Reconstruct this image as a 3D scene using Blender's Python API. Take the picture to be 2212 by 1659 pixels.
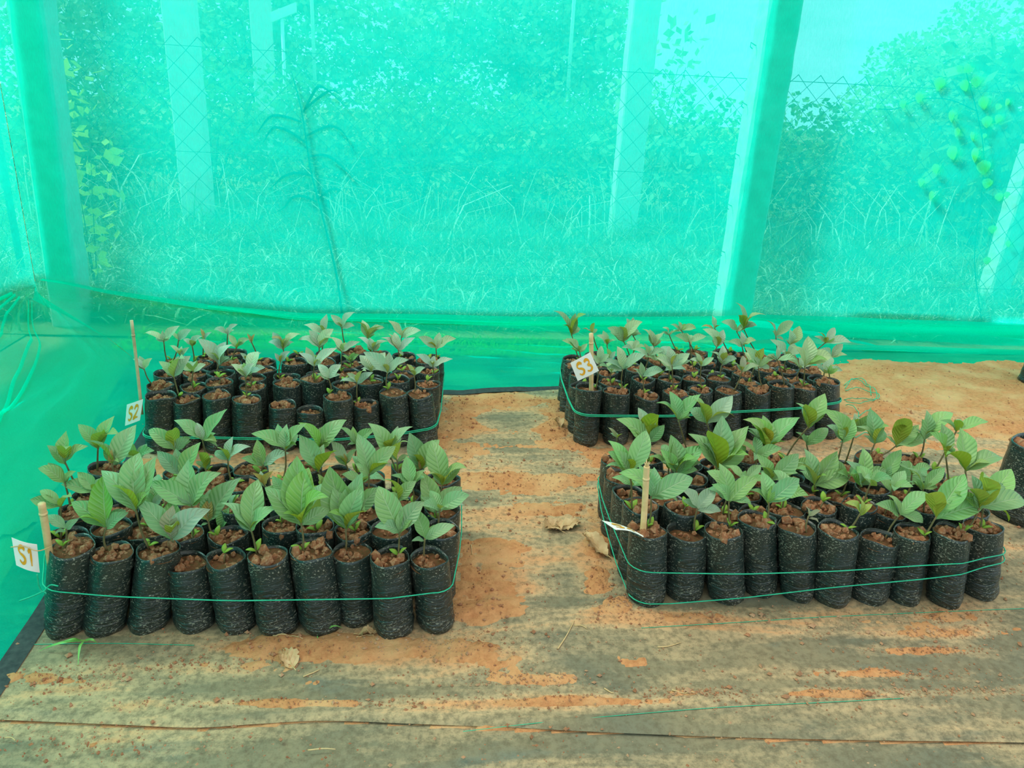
import bpy, math, random
import numpy as np
from mathutils import Matrix, Vector

for o in list(bpy.data.objects):
    bpy.data.objects.remove(o, do_unlink=True)
SC = bpy.context.scene
COL = SC.collection
random.seed(7)
RNG = np.random.default_rng(7)

# ------------------------------------------------------------------ camera
F, CX, CY, H = 1661.0, 1106.0, 829.5, 1.3
# rows: world X, Y, Z axes written in camera coordinates (right, down, forward)
CM = np.array([[0.99497114, 0.0146452, 0.09908555],
               [-0.08712252, -0.36153328, 0.92827978],
               [0.04941757, -0.93224418, -0.35843925]])
cam_d = bpy.data.cameras.new('camera')
cam = bpy.data.objects.new('camera', cam_d)
COL.objects.link(cam)
cam_d.sensor_fit = 'HORIZONTAL'
cam_d.sensor_width = 36.0
cam_d.lens = F * 36.0 / 2212.0
cam_d.clip_start = 0.05
cam_d.clip_end = 200
r_, u_, b_ = CM[:, 0], -CM[:, 1], -CM[:, 2]
cam.matrix_world = Matrix(((r_[0], u_[0], b_[0], 0), (r_[1], u_[1], b_[1], 0), (r_[2], u_[2], b_[2], H), (0, 0, 0, 1)))
SC.camera = cam

# ------------------------------------------------------------------ sky, sun, exposure
world = bpy.data.worlds.new('overcast_sky')
SC.world = world
world.use_nodes = True
wn = world.node_tree.nodes
wl = world.node_tree.links
for n in list(wn):
    wn.remove(n)
w_out = wn.new('ShaderNodeOutputWorld')
w_bg = wn.new('ShaderNodeBackground')
w_bg.inputs['Color'].default_value = (0.62, 0.84, 1.0, 1)
w_bg.inputs['Strength'].default_value = 0.95
wl.new(w_bg.outputs[0], w_out.inputs[0])
sun_d = bpy.data.lights.new('sun', 'SUN')
sun_d.energy = 3.2
sun_d.angle = math.radians(14)
sun_d.color = (1.0, 0.96, 0.88)
sun = bpy.data.objects.new('sun', sun_d)
COL.objects.link(sun)
sun.rotation_euler = Vector((-0.75, 0.40, 1.0)).to_track_quat('Z', 'Y').to_euler()
sun.location = (-3, 4, 8)
vs = SC.view_settings
vs.view_transform = 'Standard'
vs.look = 'None'
vs.exposure = 0.75
vs.gamma = 1
vs.use_curve_mapping = False


def ray(px, py):
    return CM @ np.array([(px - CX) / F, (py - CY) / F, 1.0])


def at_z(px, py, z=0.0):
    r = ray(px, py)
    return np.array([0, 0, H]) + r * ((z - H) / r[2])


def at_y(px, py, Y):
    r = ray(px, py)
    return np.array([0, 0, H]) + r * (Y / r[1])


def at_x(px, py, X):
    r = ray(px, py)
    return np.array([0, 0, H]) + r * (X / r[0])


def proj(p):
    c = CM.T @ (np.asarray(p, float) - np.array([0, 0, H]))
    return np.array([CX + F * c[0] / c[2], CY + F * c[1] / c[2]])


# ------------------------------------------------------------------ helpers
def mesh(name, verts, faces, smooth=True, uv=None):
    me = bpy.data.meshes.new(name)
    me.from_pydata([tuple(map(float, v)) for v in verts], [], [tuple(map(int, f)) for f in faces])
    if smooth:
        me.polygons.foreach_set('use_smooth', [True] * len(me.polygons))
    if uv is not None:
        l = me.uv_layers.new(name='UVMap')
        idx = np.empty(len(me.loops), np.int32)
        me.loops.foreach_get('vertex_index', idx)
        l.data.foreach_set('uv', np.asarray(uv, np.float32)[idx].ravel())
    me.update()
    return me


def link(name, me, mat=None, parent=None):
    o = bpy.data.objects.new(name, me)
    COL.objects.link(o)
    if me is not None and mat is not None and not me.materials:
        me.materials.append(mat)
    if parent is not None:
        o.parent = parent
    return o


def empty(name, loc):
    o = bpy.data.objects.new(name, None)
    COL.objects.link(o)
    o.empty_display_size = 0.05
    o.location = tuple(map(float, loc))
    return o


def tag(o, label=None, cat=None, group=None, kind=None):
    if label:
        o['label'] = label
    if cat:
        o['category'] = cat
    if group:
        o['group'] = group
    if kind:
        o['kind'] = kind
    return o


def grid_faces(nu, nv, closed_v=False):
    f = []
    for i in range(nu - 1):
        for j in range(nv if closed_v else nv - 1):
            k = (j + 1) % nv
            f.append((i * nv + j, i * nv + k, (i + 1) * nv + k, (i + 1) * nv + j))
    return f


def tube(pts, rad, n=6, cap=True):
    """verts and faces of a tube along a polyline; rad number or list"""
    P = np.asarray(pts, float)
    m = len(P)
    R = np.full(m, rad, float) if np.isscalar(rad) else np.asarray(rad, float)
    T = np.gradient(P, axis=0)
    T /= np.linalg.norm(T, axis=1)[:, None] + 1e-12
    ref = np.array([0.0, 0, 1]) if abs(T[0][2]) < 0.9 else np.array([1.0, 0, 0])
    V = []
    a = np.cross(T[0], ref)
    a /= np.linalg.norm(a)
    for i in range(m):
        a = a - T[i] * (a @ T[i])
        a /= np.linalg.norm(a) + 1e-12
        b = np.cross(T[i], a)
        for j in range(n):
            t = 2 * math.pi * j / n
            V.append(P[i] + R[i] * (math.cos(t) * a + math.sin(t) * b))
    Fc = grid_faces(m, n, True)
    if cap:
        Fc.append(tuple(range(n))[::-1])
        Fc.append(tuple((m - 1) * n + j for j in range(n)))
    return V, Fc


def join(parts):
    V, Fc = [], []
    for v, f in parts:
        o = len(V)
        V.extend(list(v))
        Fc.extend([tuple(i + o for i in q) for q in f])
    return V, Fc


def smooth_path(pts, n):
    """Catmull-Rom through points"""
    P = np.asarray(pts, float)
    P = np.vstack([2 * P[0] - P[1], P, 2 * P[-1] - P[-2]])
    out = []
    segs = len(P) - 3
    for k in range(n):
        t = k / (n - 1) * segs
        i = min(int(t), segs - 1)
        u = t - i
        p0, p1, p2, p3 = P[i:i + 4]
        out.append(0.5 * (2 * p1 + (p2 - p0) * u + (2 * p0 - 5 * p1 + 4 * p2 - p3) * u * u + (3 * p1 - p0 - 3 * p2 + p3) * u ** 3))
    return np.array(out)


def _lat(seed, n=64):
    return np.random.default_rng(seed).random((n, n))


_L = [_lat(s) for s in range(6)]


def noise2(x, y, s=0):
    x = np.asarray(x, float)
    y = np.asarray(y, float)
    L = _L[s % 6]
    xi = np.floor(x).astype(int)
    yi = np.floor(y).astype(int)
    fx = x - xi
    fy = y - yi
    fx = fx * fx * (3 - 2 * fx)
    fy = fy * fy * (3 - 2 * fy)
    g = lambda a, b: L[a % 64, b % 64]
    return (g(xi, yi) * (1 - fx) * (1 - fy) + g(xi + 1, yi) * fx * (1 - fy) + g(xi, yi + 1) * (1 - fx) * fy + g(xi + 1, yi + 1) * fx * fy) - 0.5


def fbm(x, y, s=0, o=4):
    r, a = 0, 1.0
    for k in range(o):
        r = r + a * noise2(x * 2 ** k + 17 * k, y * 2 ** k + 31 * k, s + k)
        a *= 0.5
    return r


def ridge(x, y, s=0):
    return (1 - np.minimum(1, np.abs(noise2(x, y, s)) * 4.0)) ** 2


# ------------------------------------------------------------------ materials
class NT:
    def __init__(self, name):
        self.m = bpy.data.materials.new(name)
        self.m.use_nodes = True
        self.t = self.m.node_tree
        for n in list(self.t.nodes):
            self.t.nodes.remove(n)
        self.out = self.n('ShaderNodeOutputMaterial')

    def n(self, typ, **kw):
        nd = self.t.nodes.new(typ)
        for k, v in kw.items():
            if k in nd.inputs:
                nd.inputs[k].default_value = v
            else:
                setattr(nd, k, v)
        return nd

    def l(self, a, b):
        self.t.links.new(a, b)

    def noise(self, vec, scale, detail=4, rough=0.55, dist=0.0):
        nd = self.n('ShaderNodeTexNoise')
        nd.inputs['Scale'].default_value = scale
        nd.inputs['Detail'].default_value = detail
        nd.inputs['Roughness'].default_value = rough
        nd.inputs['Distortion'].default_value = dist
        if vec is not None:
            self.l(vec, nd.inputs['Vector'])
        return nd.outputs['Fac']

    def ramp(self, fac, stops):
        nd = self.n('ShaderNodeValToRGB')
        cr = nd.color_ramp
        while len(cr.elements) < len(stops):
            cr.elements.new(0.5)
        for e, (p, c) in zip(cr.elements, stops):
            e.position = p
            e.color = (c, c, c, 1) if np.isscalar(c) else (*c, 1)
        self.l(fac, nd.inputs[0])
        return nd.outputs[0]

    def mix(self, fac, a, b, mode='MIX'):
        nd = self.n('ShaderNodeMix', data_type='RGBA', blend_type=mode)
        for sock, v in ((nd.inputs[0], fac), (nd.inputs[6], a), (nd.inputs[7], b)):
            if hasattr(v, 'links'):
                self.l(v, sock)
            elif np.isscalar(v):
                sock.default_value = v if sock.type == 'VALUE' else (v, v, v, 1)
            else:
                sock.default_value = (*v[:3], 1)
        return nd.outputs[2]

    def math(self, op, a, b=0.0, c=None):
        nd = self.n('ShaderNodeMath', operation=op)
        for i, v in enumerate((a, b) if c is None else (a, b, c)):
            if hasattr(v, 'links'):
                self.l(v, nd.inputs[i])
            else:
                nd.inputs[i].default_value = v
        return nd.outputs[0]

    def coord(self, kind='Object', scale=(1, 1, 1)):
        tc = self.n('ShaderNodeTexCoord')
        mp = self.n('ShaderNodeMapping')
        mp.inputs['Scale'].default_value = scale
        self.l(tc.outputs[kind], mp.inputs['Vector'])
        return mp.outputs[0]

    def bump(self, h, strength=0.3, dist=0.01, prev=None):
        nd = self.n('ShaderNodeBump')
        nd.inputs['Strength'].default_value = strength
        nd.inputs['Distance'].default_value = dist
        self.l(h, nd.inputs['Height'])
        if prev is not None:
            self.l(prev, nd.inputs['Normal'])
        return nd.outputs[0]

    def principled(self, color, rough=0.6, spec=0.5, normal=None, **kw):
        p = self.n('ShaderNodeBsdfPrincipled')
        for k, v in (('Base Color', color), ('Roughness', rough), ('Specular IOR Level', spec)):
            if hasattr(v, 'links'):
                self.l(v, p.inputs[k])
            elif np.isscalar(v):
                p.inputs[k].default_value = v
            else:
                p.inputs[k].default_value = (*v[:3], 1)
        if normal is not None:
            self.l(normal, p.inputs['Normal'])
        for k, v in kw.items():
            p.inputs[k].default_value = v
        return p

    def done(self, shader):
        self.l(shader.outputs[0], self.out.inputs[0])
        return self.m


def simple_mat(name, c1, c2, scale=30, rough=0.7, bump=0.2, bdist=0.002, spec=0.3, detail=4):
    t = NT(name)
    v = t.coord('Object')
    f = t.noise(v, scale, detail)
    c = t.mix(t.ramp(f, [(0.3, 0.0), (0.7, 1.0)]), c1, c2)
    return t.done(t.principled(c, rough, spec, t.bump(f, bump, bdist)))


def net_mat(name, cover, tint, diff, trans, wscale=1.0):
    """woven shade net: threads (diffuse + translucent) and open holes"""
    t = NT(name)
    v = t.coord('Object')
    vstr = t.coord('Object', (1.3, 1.3, 5.0))
    n1 = t.noise(vstr, 2.2, 4)
    n2 = t.noise(t.coord('Object', (300, 300, 40)), 1.0, 2)
    cov = t.math('ADD', t.math('MULTIPLY', t.math('SUBTRACT', n1, 0.5), 0.22), cover)
    cov = t.math('ADD', cov, t.math('MULTIPLY', t.math('SUBTRACT', n2, 0.5), 0.25))
    tr = t.n('ShaderNodeBsdfTransparent')
    tr.inputs[0].default_value = (*tint, 1)
    d = t.n('ShaderNodeBsdfDiffuse')
    d.inputs[0].default_value = (*diff, 1)
    tl = t.n('ShaderNodeBsdfTranslucent')
    tl.inputs[0].default_value = (*trans, 1)
    ad = t.n('ShaderNodeAddShader')
    t.l(d.outputs[0], ad.inputs[0])
    t.l(tl.outputs[0], ad.inputs[1])
    mx = t.n('ShaderNodeMixShader')
    t.l(cov, mx.inputs[0])
    t.l(tr.outputs[0], mx.inputs[1])
    t.l(ad.outputs[0], mx.inputs[2])
    return t.done(mx)


M = {}
M['net'] = net_mat('green_shade_net', 0.63, (0.38, 0.93, 0.86), (0.0, 0.25, 0.20), (0.003, 0.74, 0.60))
M['roof_net'] = net_mat('roof_shade_net', 0.72, (0.9, 0.9, 0.85), (0.12, 0.13, 0.11), (0.66, 0.555, 0.46))
M['hem'] = simple_mat('black_hem', (0.02, 0.028, 0.028), (0.05, 0.06, 0.055), 60, 0.8)
M['concrete'] = simple_mat('concrete', (0.60, 0.57, 0.50), (0.76, 0.73, 0.66), 14, 0.9, 0.5, 0.006)
M['far_concrete'] = simple_mat('pale_concrete', (0.62, 0.6, 0.55), (0.78, 0.76, 0.7), 10, 0.9, 0.4, 0.006)
M['steel'] = simple_mat('galvanised_wire', (0.03, 0.035, 0.035), (0.08, 0.08, 0.08), 40, 0.6)
M['rust'] = simple_mat('rusty_nail', (0.05, 0.03, 0.02), (0.1, 0.06, 0.04), 60, 0.8)
M['bamboo'] = simple_mat('dry_bamboo', (0.52, 0.34, 0.14), (0.72, 0.52, 0.26), 25, 0.55, 0.25)
M['bamboo_old'] = simple_mat('weathered_bamboo', (0.36, 0.3, 0.16), (0.6, 0.5, 0.28), 25, 0.6, 0.25)
M['card'] = simple_mat('white_card', (0.74, 0.76, 0.68), (0.84, 0.85, 0.78), 8, 0.6, 0.05)
M['ink'] = simple_mat('ochre_paint', (0.66, 0.30, 0.01), (0.82, 0.42, 0.03), 40, 0.6, 0.05)
M['twine'] = simple_mat('green_twine', (0.01, 0.36, 0.19), (0.03, 0.50, 0.28), 60, 0.45, 0.2, 0.001)
M['dry_leaf'] = simple_mat('dry_leaf', (0.42, 0.26, 0.11), (0.60, 0.42, 0.22), 40, 0.7, 0.3)
M['straw'] = simple_mat('straw', (0.5, 0.33, 0.14), (0.62, 0.45, 0.22), 50, 0.7)
M['stem'] = simple_mat('seedling_stem', (0.10, 0.10, 0.035), (0.17, 0.12, 0.05), 60, 0.6)
M['weed'] = simple_mat('weed_blade', (0.10, 0.32, 0.05), (0.2, 0.45, 0.1), 20, 0.5)


def bag_mat():
    t = NT('black_polythene')
    v = t.coord('Object')
    fl = t.noise(t.coord('Object', (1, 1, 1.7)), 165, 3, 0.6, 0.6)
    big = t.noise(v, 9, 3)
    thr = t.math('ADD', fl, t.math('MULTIPLY', t.math('SUBTRACT', big, 0.5), 0.22))
    speck = t.ramp(thr, [(0.588, 0.0), (0.64, 1.0)])
    dust = t.ramp(t.noise(v, 5, 4, 0.6), [(0.45, 0.0), (0.75, 1.0)])
    c = t.mix(t.math('MULTIPLY', dust, 0.35), (0.014, 0.026, 0.022), (0.085, 0.07, 0.045))
    c = t.mix(t.math('MULTIPLY', speck, 0.8), c, (0.30, 0.30, 0.22))
    wr = t.noise(t.coord('Object', (11, 11, 60)), 1.0, 3, 0.6, 1.2)
    sz = t.n('ShaderNodeSeparateXYZ')
    t.l(v, sz.inputs[0])
    low_ = t.ramp(t.math('ADD', sz.outputs[2], t.math('MULTIPLY', t.math('SUBTRACT', big, 0.5), 0.25)), [(0.07, 1.0), (0.17, 0.12)])
    b = t.bump(t.math('MULTIPLY', wr, low_), 0.9, 0.012)
    b = t.bump(fl, 0.3, 0.002, b)
    r = t.mix(speck, 0.30, 0.8)
    return t.done(t.principled(c, r, 0.5, b))


M['bag'] = bag_mat()


def soil_mat(name, a, b, c, scale=45):
    t = NT(name)
    v = t.coord('Object')
    f = t.noise(v, scale, 6, 0.65)
    g = t.noise(v, 6, 3)
    col = t.mix(t.ramp(f, [(0.3, 0.0), (0.72, 1.0)]), a, b)
    col = t.mix(t.ramp(g, [(0.45, 0.0), (0.7, 1.0)]), col, c)
    return t.done(t.principled(col, 0.95, 0.1, t.bump(f, 0.9, 0.008)))


M['soil'] = soil_mat('bag_soil', (0.17, 0.072, 0.032), (0.40, 0.18, 0.085), (0.17, 0.125, 0.05))
M['clod'] = soil_mat('soil_clod', (0.38, 0.14, 0.06), (0.62, 0.27, 0.13), (0.68, 0.44, 0.24))
M['red_soil'] = soil_mat('spilled_red_soil', (0.42, 0.175, 0.07), (0.62, 0.30, 0.125), (0.60, 0.35, 0.16), 60)
M['crumb'] = soil_mat('soil_crumb', (0.26, 0.11, 0.055), (0.46, 0.22, 0.11), (0.5, 0.33, 0.19), 30)
M['tan_soil'] = soil_mat('bare_tan_soil', (0.42, 0.26, 0.11), (0.56, 0.36, 0.17), (0.34, 0.30, 0.15), 40)
M['outside_soil'] = soil_mat('outside_earth', (0.22, 0.2, 0.08), (0.36, 0.3, 0.14), (0.14, 0.22, 0.06), 12)


def mat_floor():
    t = NT('woven_weed_mat')
    v = t.coord('Object')
    streak = t.noise(t.coord('Object', (0.9, 4.2, 1)), 1.7, 6, 0.62, 0.5)
    blotch = t.noise(v, 2.1, 6, 0.62, 0.4)
    fine = t.noise(v, 55, 6, 0.75)
    da = t.n('ShaderNodeAttribute', attribute_name='dust')
    s1 = t.math('ADD', streak, t.math('MULTIPLY', t.math('SUBTRACT', fine, 0.5), 0.2))
    s1 = t.math('ADD', s1, t.math('MULTIPLY', da.outputs['Fac'], 0.24))
    base = t.mix(t.ramp(blotch, [(0.38, 0.0), (0.66, 1.0)]), (0.150, 0.148, 0.098), (0.265, 0.215, 0.120))
    base = t.mix(t.ramp(t.noise(t.coord('Object', (1, 2.5, 1)), 2.6, 4, 0.6), [(0.58, 0.0), (0.74, 0.8)]), base, (0.115, 0.155, 0.13))
    tan = t.mix(t.ramp(s1, [(0.50, 0.0), (0.68, 1.0)]), base, (0.48, 0.345, 0.185))
    red = t.mix(t.ramp(s1, [(0.64, 0.0), (0.76, 1.0)]), tan, (0.58, 0.30, 0.135))
    col = t.mix(t.ramp(fine, [(0.36, 0.6), (0.56, 0.0)]), red, (0.10, 0.08, 0.045))
    w = t.n('ShaderNodeTexWave', wave_type='BANDS', bands_direction='X')
    w.inputs['Scale'].default_value = 110
    w.inputs['Distortion'].default_value = 0.6
    t.l(v, w.inputs['Vector'])
    w2 = t.n('ShaderNodeTexWave', wave_type='BANDS', bands_direction='Y')
    w2.inputs['Scale'].default_value = 110
    w2.inputs['Distortion'].default_value = 0.6
    t.l(v, w2.inputs['Vector'])
    wv = t.math('MULTIPLY', w.outputs['Fac'], w2.outputs['Fac'])
    b = t.bump(wv, 0.15, 0.0015)
    b = t.bump(fine, 0.35, 0.004, b)
    return t.done(t.principled(col, 0.85, 0.2, b))


M['mat'] = mat_floor()


def leaf_mat():
    t = NT('seedling_leaf')
    uvn = t.n('ShaderNodeTexCoord')
    sep = t.n('ShaderNodeSeparateXYZ')
    t.l(uvn.outputs['UV'], sep.inputs[0])
    u, w = sep.outputs[0], sep.outputs[1]                # along, across (0..1)
    a = t.math('ABSOLUTE', t.math('SUBTRACT', w, 0.5))
    ph = t.math('MULTIPLY', t.math('SUBTRACT', u, t.math('MULTIPLY', a, 0.42)), 2 * math.pi * 9.5)
    vein = t.math('COSINE', ph)
    vline = t.ramp(vein, [(0.80, 0.0), (0.99, 1.0)])
    mid = t.ramp(a, [(0.012, 1.0), (0.035, 0.0)])
    lines = t.math('MAXIMUM', t.math('MULTIPLY', vline, 0.55), mid)
    oi = t.n('ShaderNodeObjectInfo')
    var = t.noise(t.coord('Object'), 6, 4)
    top = t.mix(t.ramp(var, [(0.35, 0.0), (0.7, 0.45)]), oi.outputs['Color'], t.mix(0.5, oi.outputs['Color'], (0.16, 0.27, 0.12)))
    top = t.mix(t.math('MULTIPLY', lines, 0.45), top, (0.50, 0.64, 0.38))
    # the underside of the leaf is a yellower olive
    under = t.mix(0.75, oi.outputs['Color'], (0.34, 0.37, 0.004))
    geo = t.n('ShaderNodeNewGeometry')
    col = t.mix(geo.outputs['Backfacing'], top, under)
    hgt = t.math('SUBTRACT', t.math('MULTIPLY', vein, -0.5), t.math('MULTIPLY', mid, 1.6))
    nb = t.bump(hgt, 0.45, 0.004)
    p = t.principled(col, 0.42, 0.42, nb)
    tl = t.n('ShaderNodeBsdfTranslucent')
    tc = t.mix(0.6, oi.outputs['Color'], (0.34, 0.40, 0.01))
    t.l(tc, tl.inputs[0])
    mx = t.n('ShaderNodeMixShader')
    mx.inputs[0].default_value = 0.30
    t.l(p.outputs[0], mx.inputs[1])
    t.l(tl.outputs[0], mx.inputs[2])
    return t.done(mx)


M['leaf'] = leaf_mat()


def foliage_mat(name, c1, c2, c3):
    t = NT(name)
    v = t.coord('Object')
    f = t.noise(v, 5, 3)
    g = t.noise(v, 0.7, 3)
    col = t.mix(t.ramp(f, [(0.3, 0.0), (0.7, 1.0)]), c1, c2)
    col = t.mix(t.ramp(g, [(0.5, 0.0), (0.7, 1.0)]), col, c3)
    p = t.principled(col, 0.55, 0.4)
    tl = t.n('ShaderNodeBsdfTranslucent')
    t.l(col, tl.inputs[0])
    mx = t.n('ShaderNodeMixShader')
    mx.inputs[0].default_value = 0.35
    t.l(p.outputs[0], mx.inputs[1])
    t.l(tl.outputs[0], mx.inputs[2])
    return t.done(mx)


M['grass'] = foliage_mat('meadow_grass', (0.08, 0.19, 0.03), (0.24, 0.36, 0.08), (0.34, 0.38, 0.14))
M['straw_grass'] = foliage_mat('bleached_grass', (0.75, 0.78, 0.5), (0.92, 0.92, 0.75), (0.85, 0.88, 0.6))
M['shrub'] = foliage_mat('shrub_leaf', (0.14, 0.30, 0.06), (0.26, 0.42, 0.11), (0.32, 0.44, 0.14))
M['yellow_leaf'] = foliage_mat('yellow_green_leaf', (0.70, 0.78, 0.05), (0.88, 0.86, 0.10), (0.66, 0.78, 0.08))
M['far_leaf'] = foliage_mat('far_tree_leaf', (0.34, 0.52, 0.22), (0.52, 0.66, 0.34), (0.6, 0.7, 0.4))
M['reed'] = foliage_mat('reed_leaf', (0.015, 0.05, 0.01), (0.03, 0.08, 0.02), (0.03, 0.07, 0.02))
M['cotyledon'] = foliage_mat('cotyledon', (0.20, 0.42, 0.04), (0.30, 0.50, 0.06), (0.36, 0.45, 0.05))
M['white_paint'] = simple_mat('white_paint', (0.85, 0.86, 0.85), (0.95, 0.95, 0.93), 6, 0.6, 0.05)

# ------------------------------------------------------------------ floor and mats
YB = 4.10          # back net wall
XL = -2.07         # left net wall


def floor_z(x, y):
    return 0.004 * fbm(x * 1.5, y * 2.2, 2, 3)


def sheet(x0, x1, y0, y1, nx, ny, zf):
    xs = np.linspace(x0, x1, nx)
    ys = np.linspace(y0, y1, ny)
    X, Y = np.meshgrid(xs, ys)
    Z = zf(X, Y)
    V = np.stack([X.ravel(), Y.ravel(), Z.ravel()], 1)
    return V, grid_faces(ny, nx)


V, Fc = sheet(-2.9, 5.2, -1.2, 4.6, 40, 30, lambda x, y: -0.012 + 0 * x)
floor = tag(link('floor', mesh('floor', V, Fc), M['tan_soil']), 'bare earth floor of the shade house', None, None, 'structure')
# front edge of the upper mat, read off the photograph
edge_px = [(-160, 1548), (0, 1556), (250, 1566), (420, 1572), (560, 1563), (700, 1556), (900, 1563), (1100, 1571), (1300, 1582), (1500, 1590), (1700, 1596), (1950, 1601), (2212, 1605), (2450, 1612), (2900, 1626), (3500, 1650), (4300, 1690)]
edge = smooth_path([at_z(*p) for p in edge_px], 260)


blobs = [  # pixel x, y, half size in px (x, y), strength
    (1050, 1230, 90, 90, 1.0), (1020, 1340, 80, 50, 0.9), (800, 1400, 260, 26, 1.1), (1000, 1400, 120, 30, 1.0), (560, 1400, 150, 26, 0.9),
    (1060, 1035, 110, 26, 0.9), (1200, 1045, 120, 22, 0.8), (1150, 1110, 160, 22, 0.6), (1300, 1010, 60, 60, 0.9), (1250, 960, 70, 22, 0.8),
    (1290, 1200, 34, 90, 1.0), (1330, 1310, 40, 26, 0.8), (1240, 880, 40, 40, 1.0), (1080, 865, 110, 14, 0.8), (1200, 920, 30, 60, 0.9),
    (1000, 905, 40, 40, 0.9), (990, 985, 60, 30, 0.8), (1500, 1335, 160, 14, 0.8), (1800, 1345, 200, 16, 0.8), (2000, 1332, 120, 14, 0.7),
    (1180, 1518, 330, 9, 0.95), (1500, 1500, 90, 7, 0.6), (1850, 1502, 130, 8, 0.95), (2060, 1495, 150, 7, 0.6),
    (640, 1522, 300, 8, 0.7), (180, 1610, 220, 24, 0.6), (140, 1470, 130, 16, 0.6), (420, 1440, 180, 16, 0.6), (1120, 1470, 120, 14, 0.5),
    (1950, 1460, 200, 9, 0.6), (2030, 1372, 120, 9, 0.6), (2000, 1408, 140, 8, 0.55),
    (1550, 1000, 240, 24, 0.9), (600, 1020, 360, 30, 0.8), (1900, 960, 160, 30, 0.7), (2150, 1180, 60, 50, 0.6),
    (2050, 830, 230, 50, 2.2), (1900, 800, 140, 20, 2.0), (2190, 860, 120, 70, 2.2), (1920, 880, 80, 40, 1.0), (2140, 930, 110, 22, 0.7)]


def dust_attr(me):
    co = np.empty(len(me.vertices) * 3, np.float32)
    me.vertices.foreach_get('co', co)
    co = co.reshape(-1, 3)
    c_ = np.stack([co[:, 0], co[:, 1], 0 * co[:, 0] - H], -1) @ CM
    px_, py_ = CX + F * c_[:, 0] / np.maximum(c_[:, 2], 0.05), CY + F * c_[:, 1] / np.maximum(c_[:, 2], 0.05)
    d = np.zeros(len(co))
    for bx, by, sx, sy, st in blobs:
        q = ((px_ - bx) / (sx * 1.5)) ** 2 + ((py_ - by) / (sy * 1.7)) ** 2
        d = np.maximum(d, st * np.exp(-q * 0.8))
    a = me.attributes.new('dust', 'FLOAT', 'POINT')
    a.data.foreach_set('value', d.astype(np.float32))


def mat_sheet(name, front, back_y, z, nj=60):
    V = []
    n = len(front)
    for j in range(nj):
        t = (j / (nj - 1)) ** 1.0
        for i in range(n):
            x = front[i][0] * (1 - t) + t * (-1.9 + 4.6 * i / (n - 1)) if False else front[i][0] + (t * 0.35 * (front[i][0] - 0.1))
            y = front[i][1] * (1 - t) + back_y * t
            lift = z + floor_z(x, y)
            if j == 0:
                lift -= 0.003
            elif j == 1:
                lift += 0.004 + 0.004 * max(0, fbm(x * 3, 0.0, 1, 2))
            V.append((x, y, lift))
    me = mesh(name, V, grid_faces(nj, n))
    dust_attr(me)
    return link(name, me, M['mat'], floor)


mat_sheet('mat_sheet', edge, 3.72, 0.004, 110)
low = edge.copy()
low[:, 1] = -0.9
V = []
n = len(edge)
for j in range(24):
    t = j / 23
    for i in range(n):
        x = edge[i][0]
        y = -0.9 * (1 - t) + (edge[i][1] + 0.10) * t
        V.append((x * 1.25, y, floor_z(x, y) - 0.004))
me = mesh('mat_sheet_lower', V, grid_faces(24, n))
dust_attr(me)
link('mat_sheet', me, M['mat'], floor)
# stitched green threads woven into the mat
for pts in ([(1000, 1583), (1200, 1561), (1500, 1536), (1800, 1520), (1950, 1512)], [(1385, 1360), (1600, 1348), (1800, 1336), (2212, 1318)], [(60, 1396), (250, 1394), (420, 1398)]):
    P = smooth_path([at_z(*p) for p in pts], 40)
    P[:, 2] = [floor_z(p[0], p[1]) + 0.0055 for p in P]
    v, f = tube(P, 0.0009, 4)
    link('stitch_line', mesh('stitch_line', v, f), M['twine'], floor)

# loose soil: a height field that surfaces above the mat only where soil lies
xs = np.arange(-1.3, 3.4, 0.0085)
ys = np.arange(0.72, 3.95, 0.0085)
X, Y = np.meshgrid(xs, ys)
c = np.stack([X, Y, 0 * X - H], -1) @ CM
PX = CX + F * c[..., 0] / c[..., 2]
PY = CY + F * c[..., 1] / c[..., 2]
Mk = np.zeros_like(X)
for bx, by, sx, sy, st in blobs:
    q = ((PX - bx) / sx) ** 2 + ((PY - by) / sy) ** 2
    Mk = np.maximum(Mk, st * np.exp(-q * 0.8))
Z = Mk * 0.55 + 0.55 * fbm(X * 3.1, Y * 9.5, 0, 5) + 0.10 * fbm(X * 40, Y * 40, 3, 3) - 0.36
Z = 0.03 * np.clip(Z, -0.3, 0.42) + 0.005
Z += np.where(Z > 0.004, 0.006 * fbm(X * 60, Y * 60, 1, 2) + 0.006 * fbm(X * 22, Y * 22, 4, 2), 0)
Z = np.maximum(Z, -0.008)
Z += floor_z(X, Y) - 0.008 * (Y < np.interp(X, edge[:, 0], edge[:, 1]) - 0.005)
keep = (Z - floor_z(X, Y)) > np.where(Y < np.interp(X, edge[:, 0], edge[:, 1]) + 0.01, -0.0125, -0.001)
nx = len(xs)
Fc = []
kk = keep[:-1, :-1] | keep[1:, :-1] | keep[:-1, 1:] | keep[1:, 1:]
ii, jj = np.nonzero(kk)
Fc = np.stack([ii * nx + jj, ii * nx + jj + 1, (ii + 1) * nx + jj + 1, (ii + 1) * nx + jj], 1)
V = np.stack([X.ravel(), Y.ravel(), Z.ravel()], 1)
used = np.unique(Fc)
remap = np.full(len(V), -1)
remap[used] = np.arange(len(used))
tag(link('spilled_soil', mesh('spilled_soil', V[used], remap[Fc]), M['red_soil']), 'loose red soil spilled in drifts over the weed mat', 'soil', None, 'stuff')
SOIL = (xs, ys, Z)


def ground_h(x, y):
    i = int(round((y - ys[0]) / 0.0085))
    j = int(round((x - xs[0]) / 0.0085))
    z = floor_z(x, y) + 0.004
    if 0 <= i < len(ys) and 0 <= j < len(xs):
        z = max(z, Z[i, j])
    return float(z)


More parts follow.
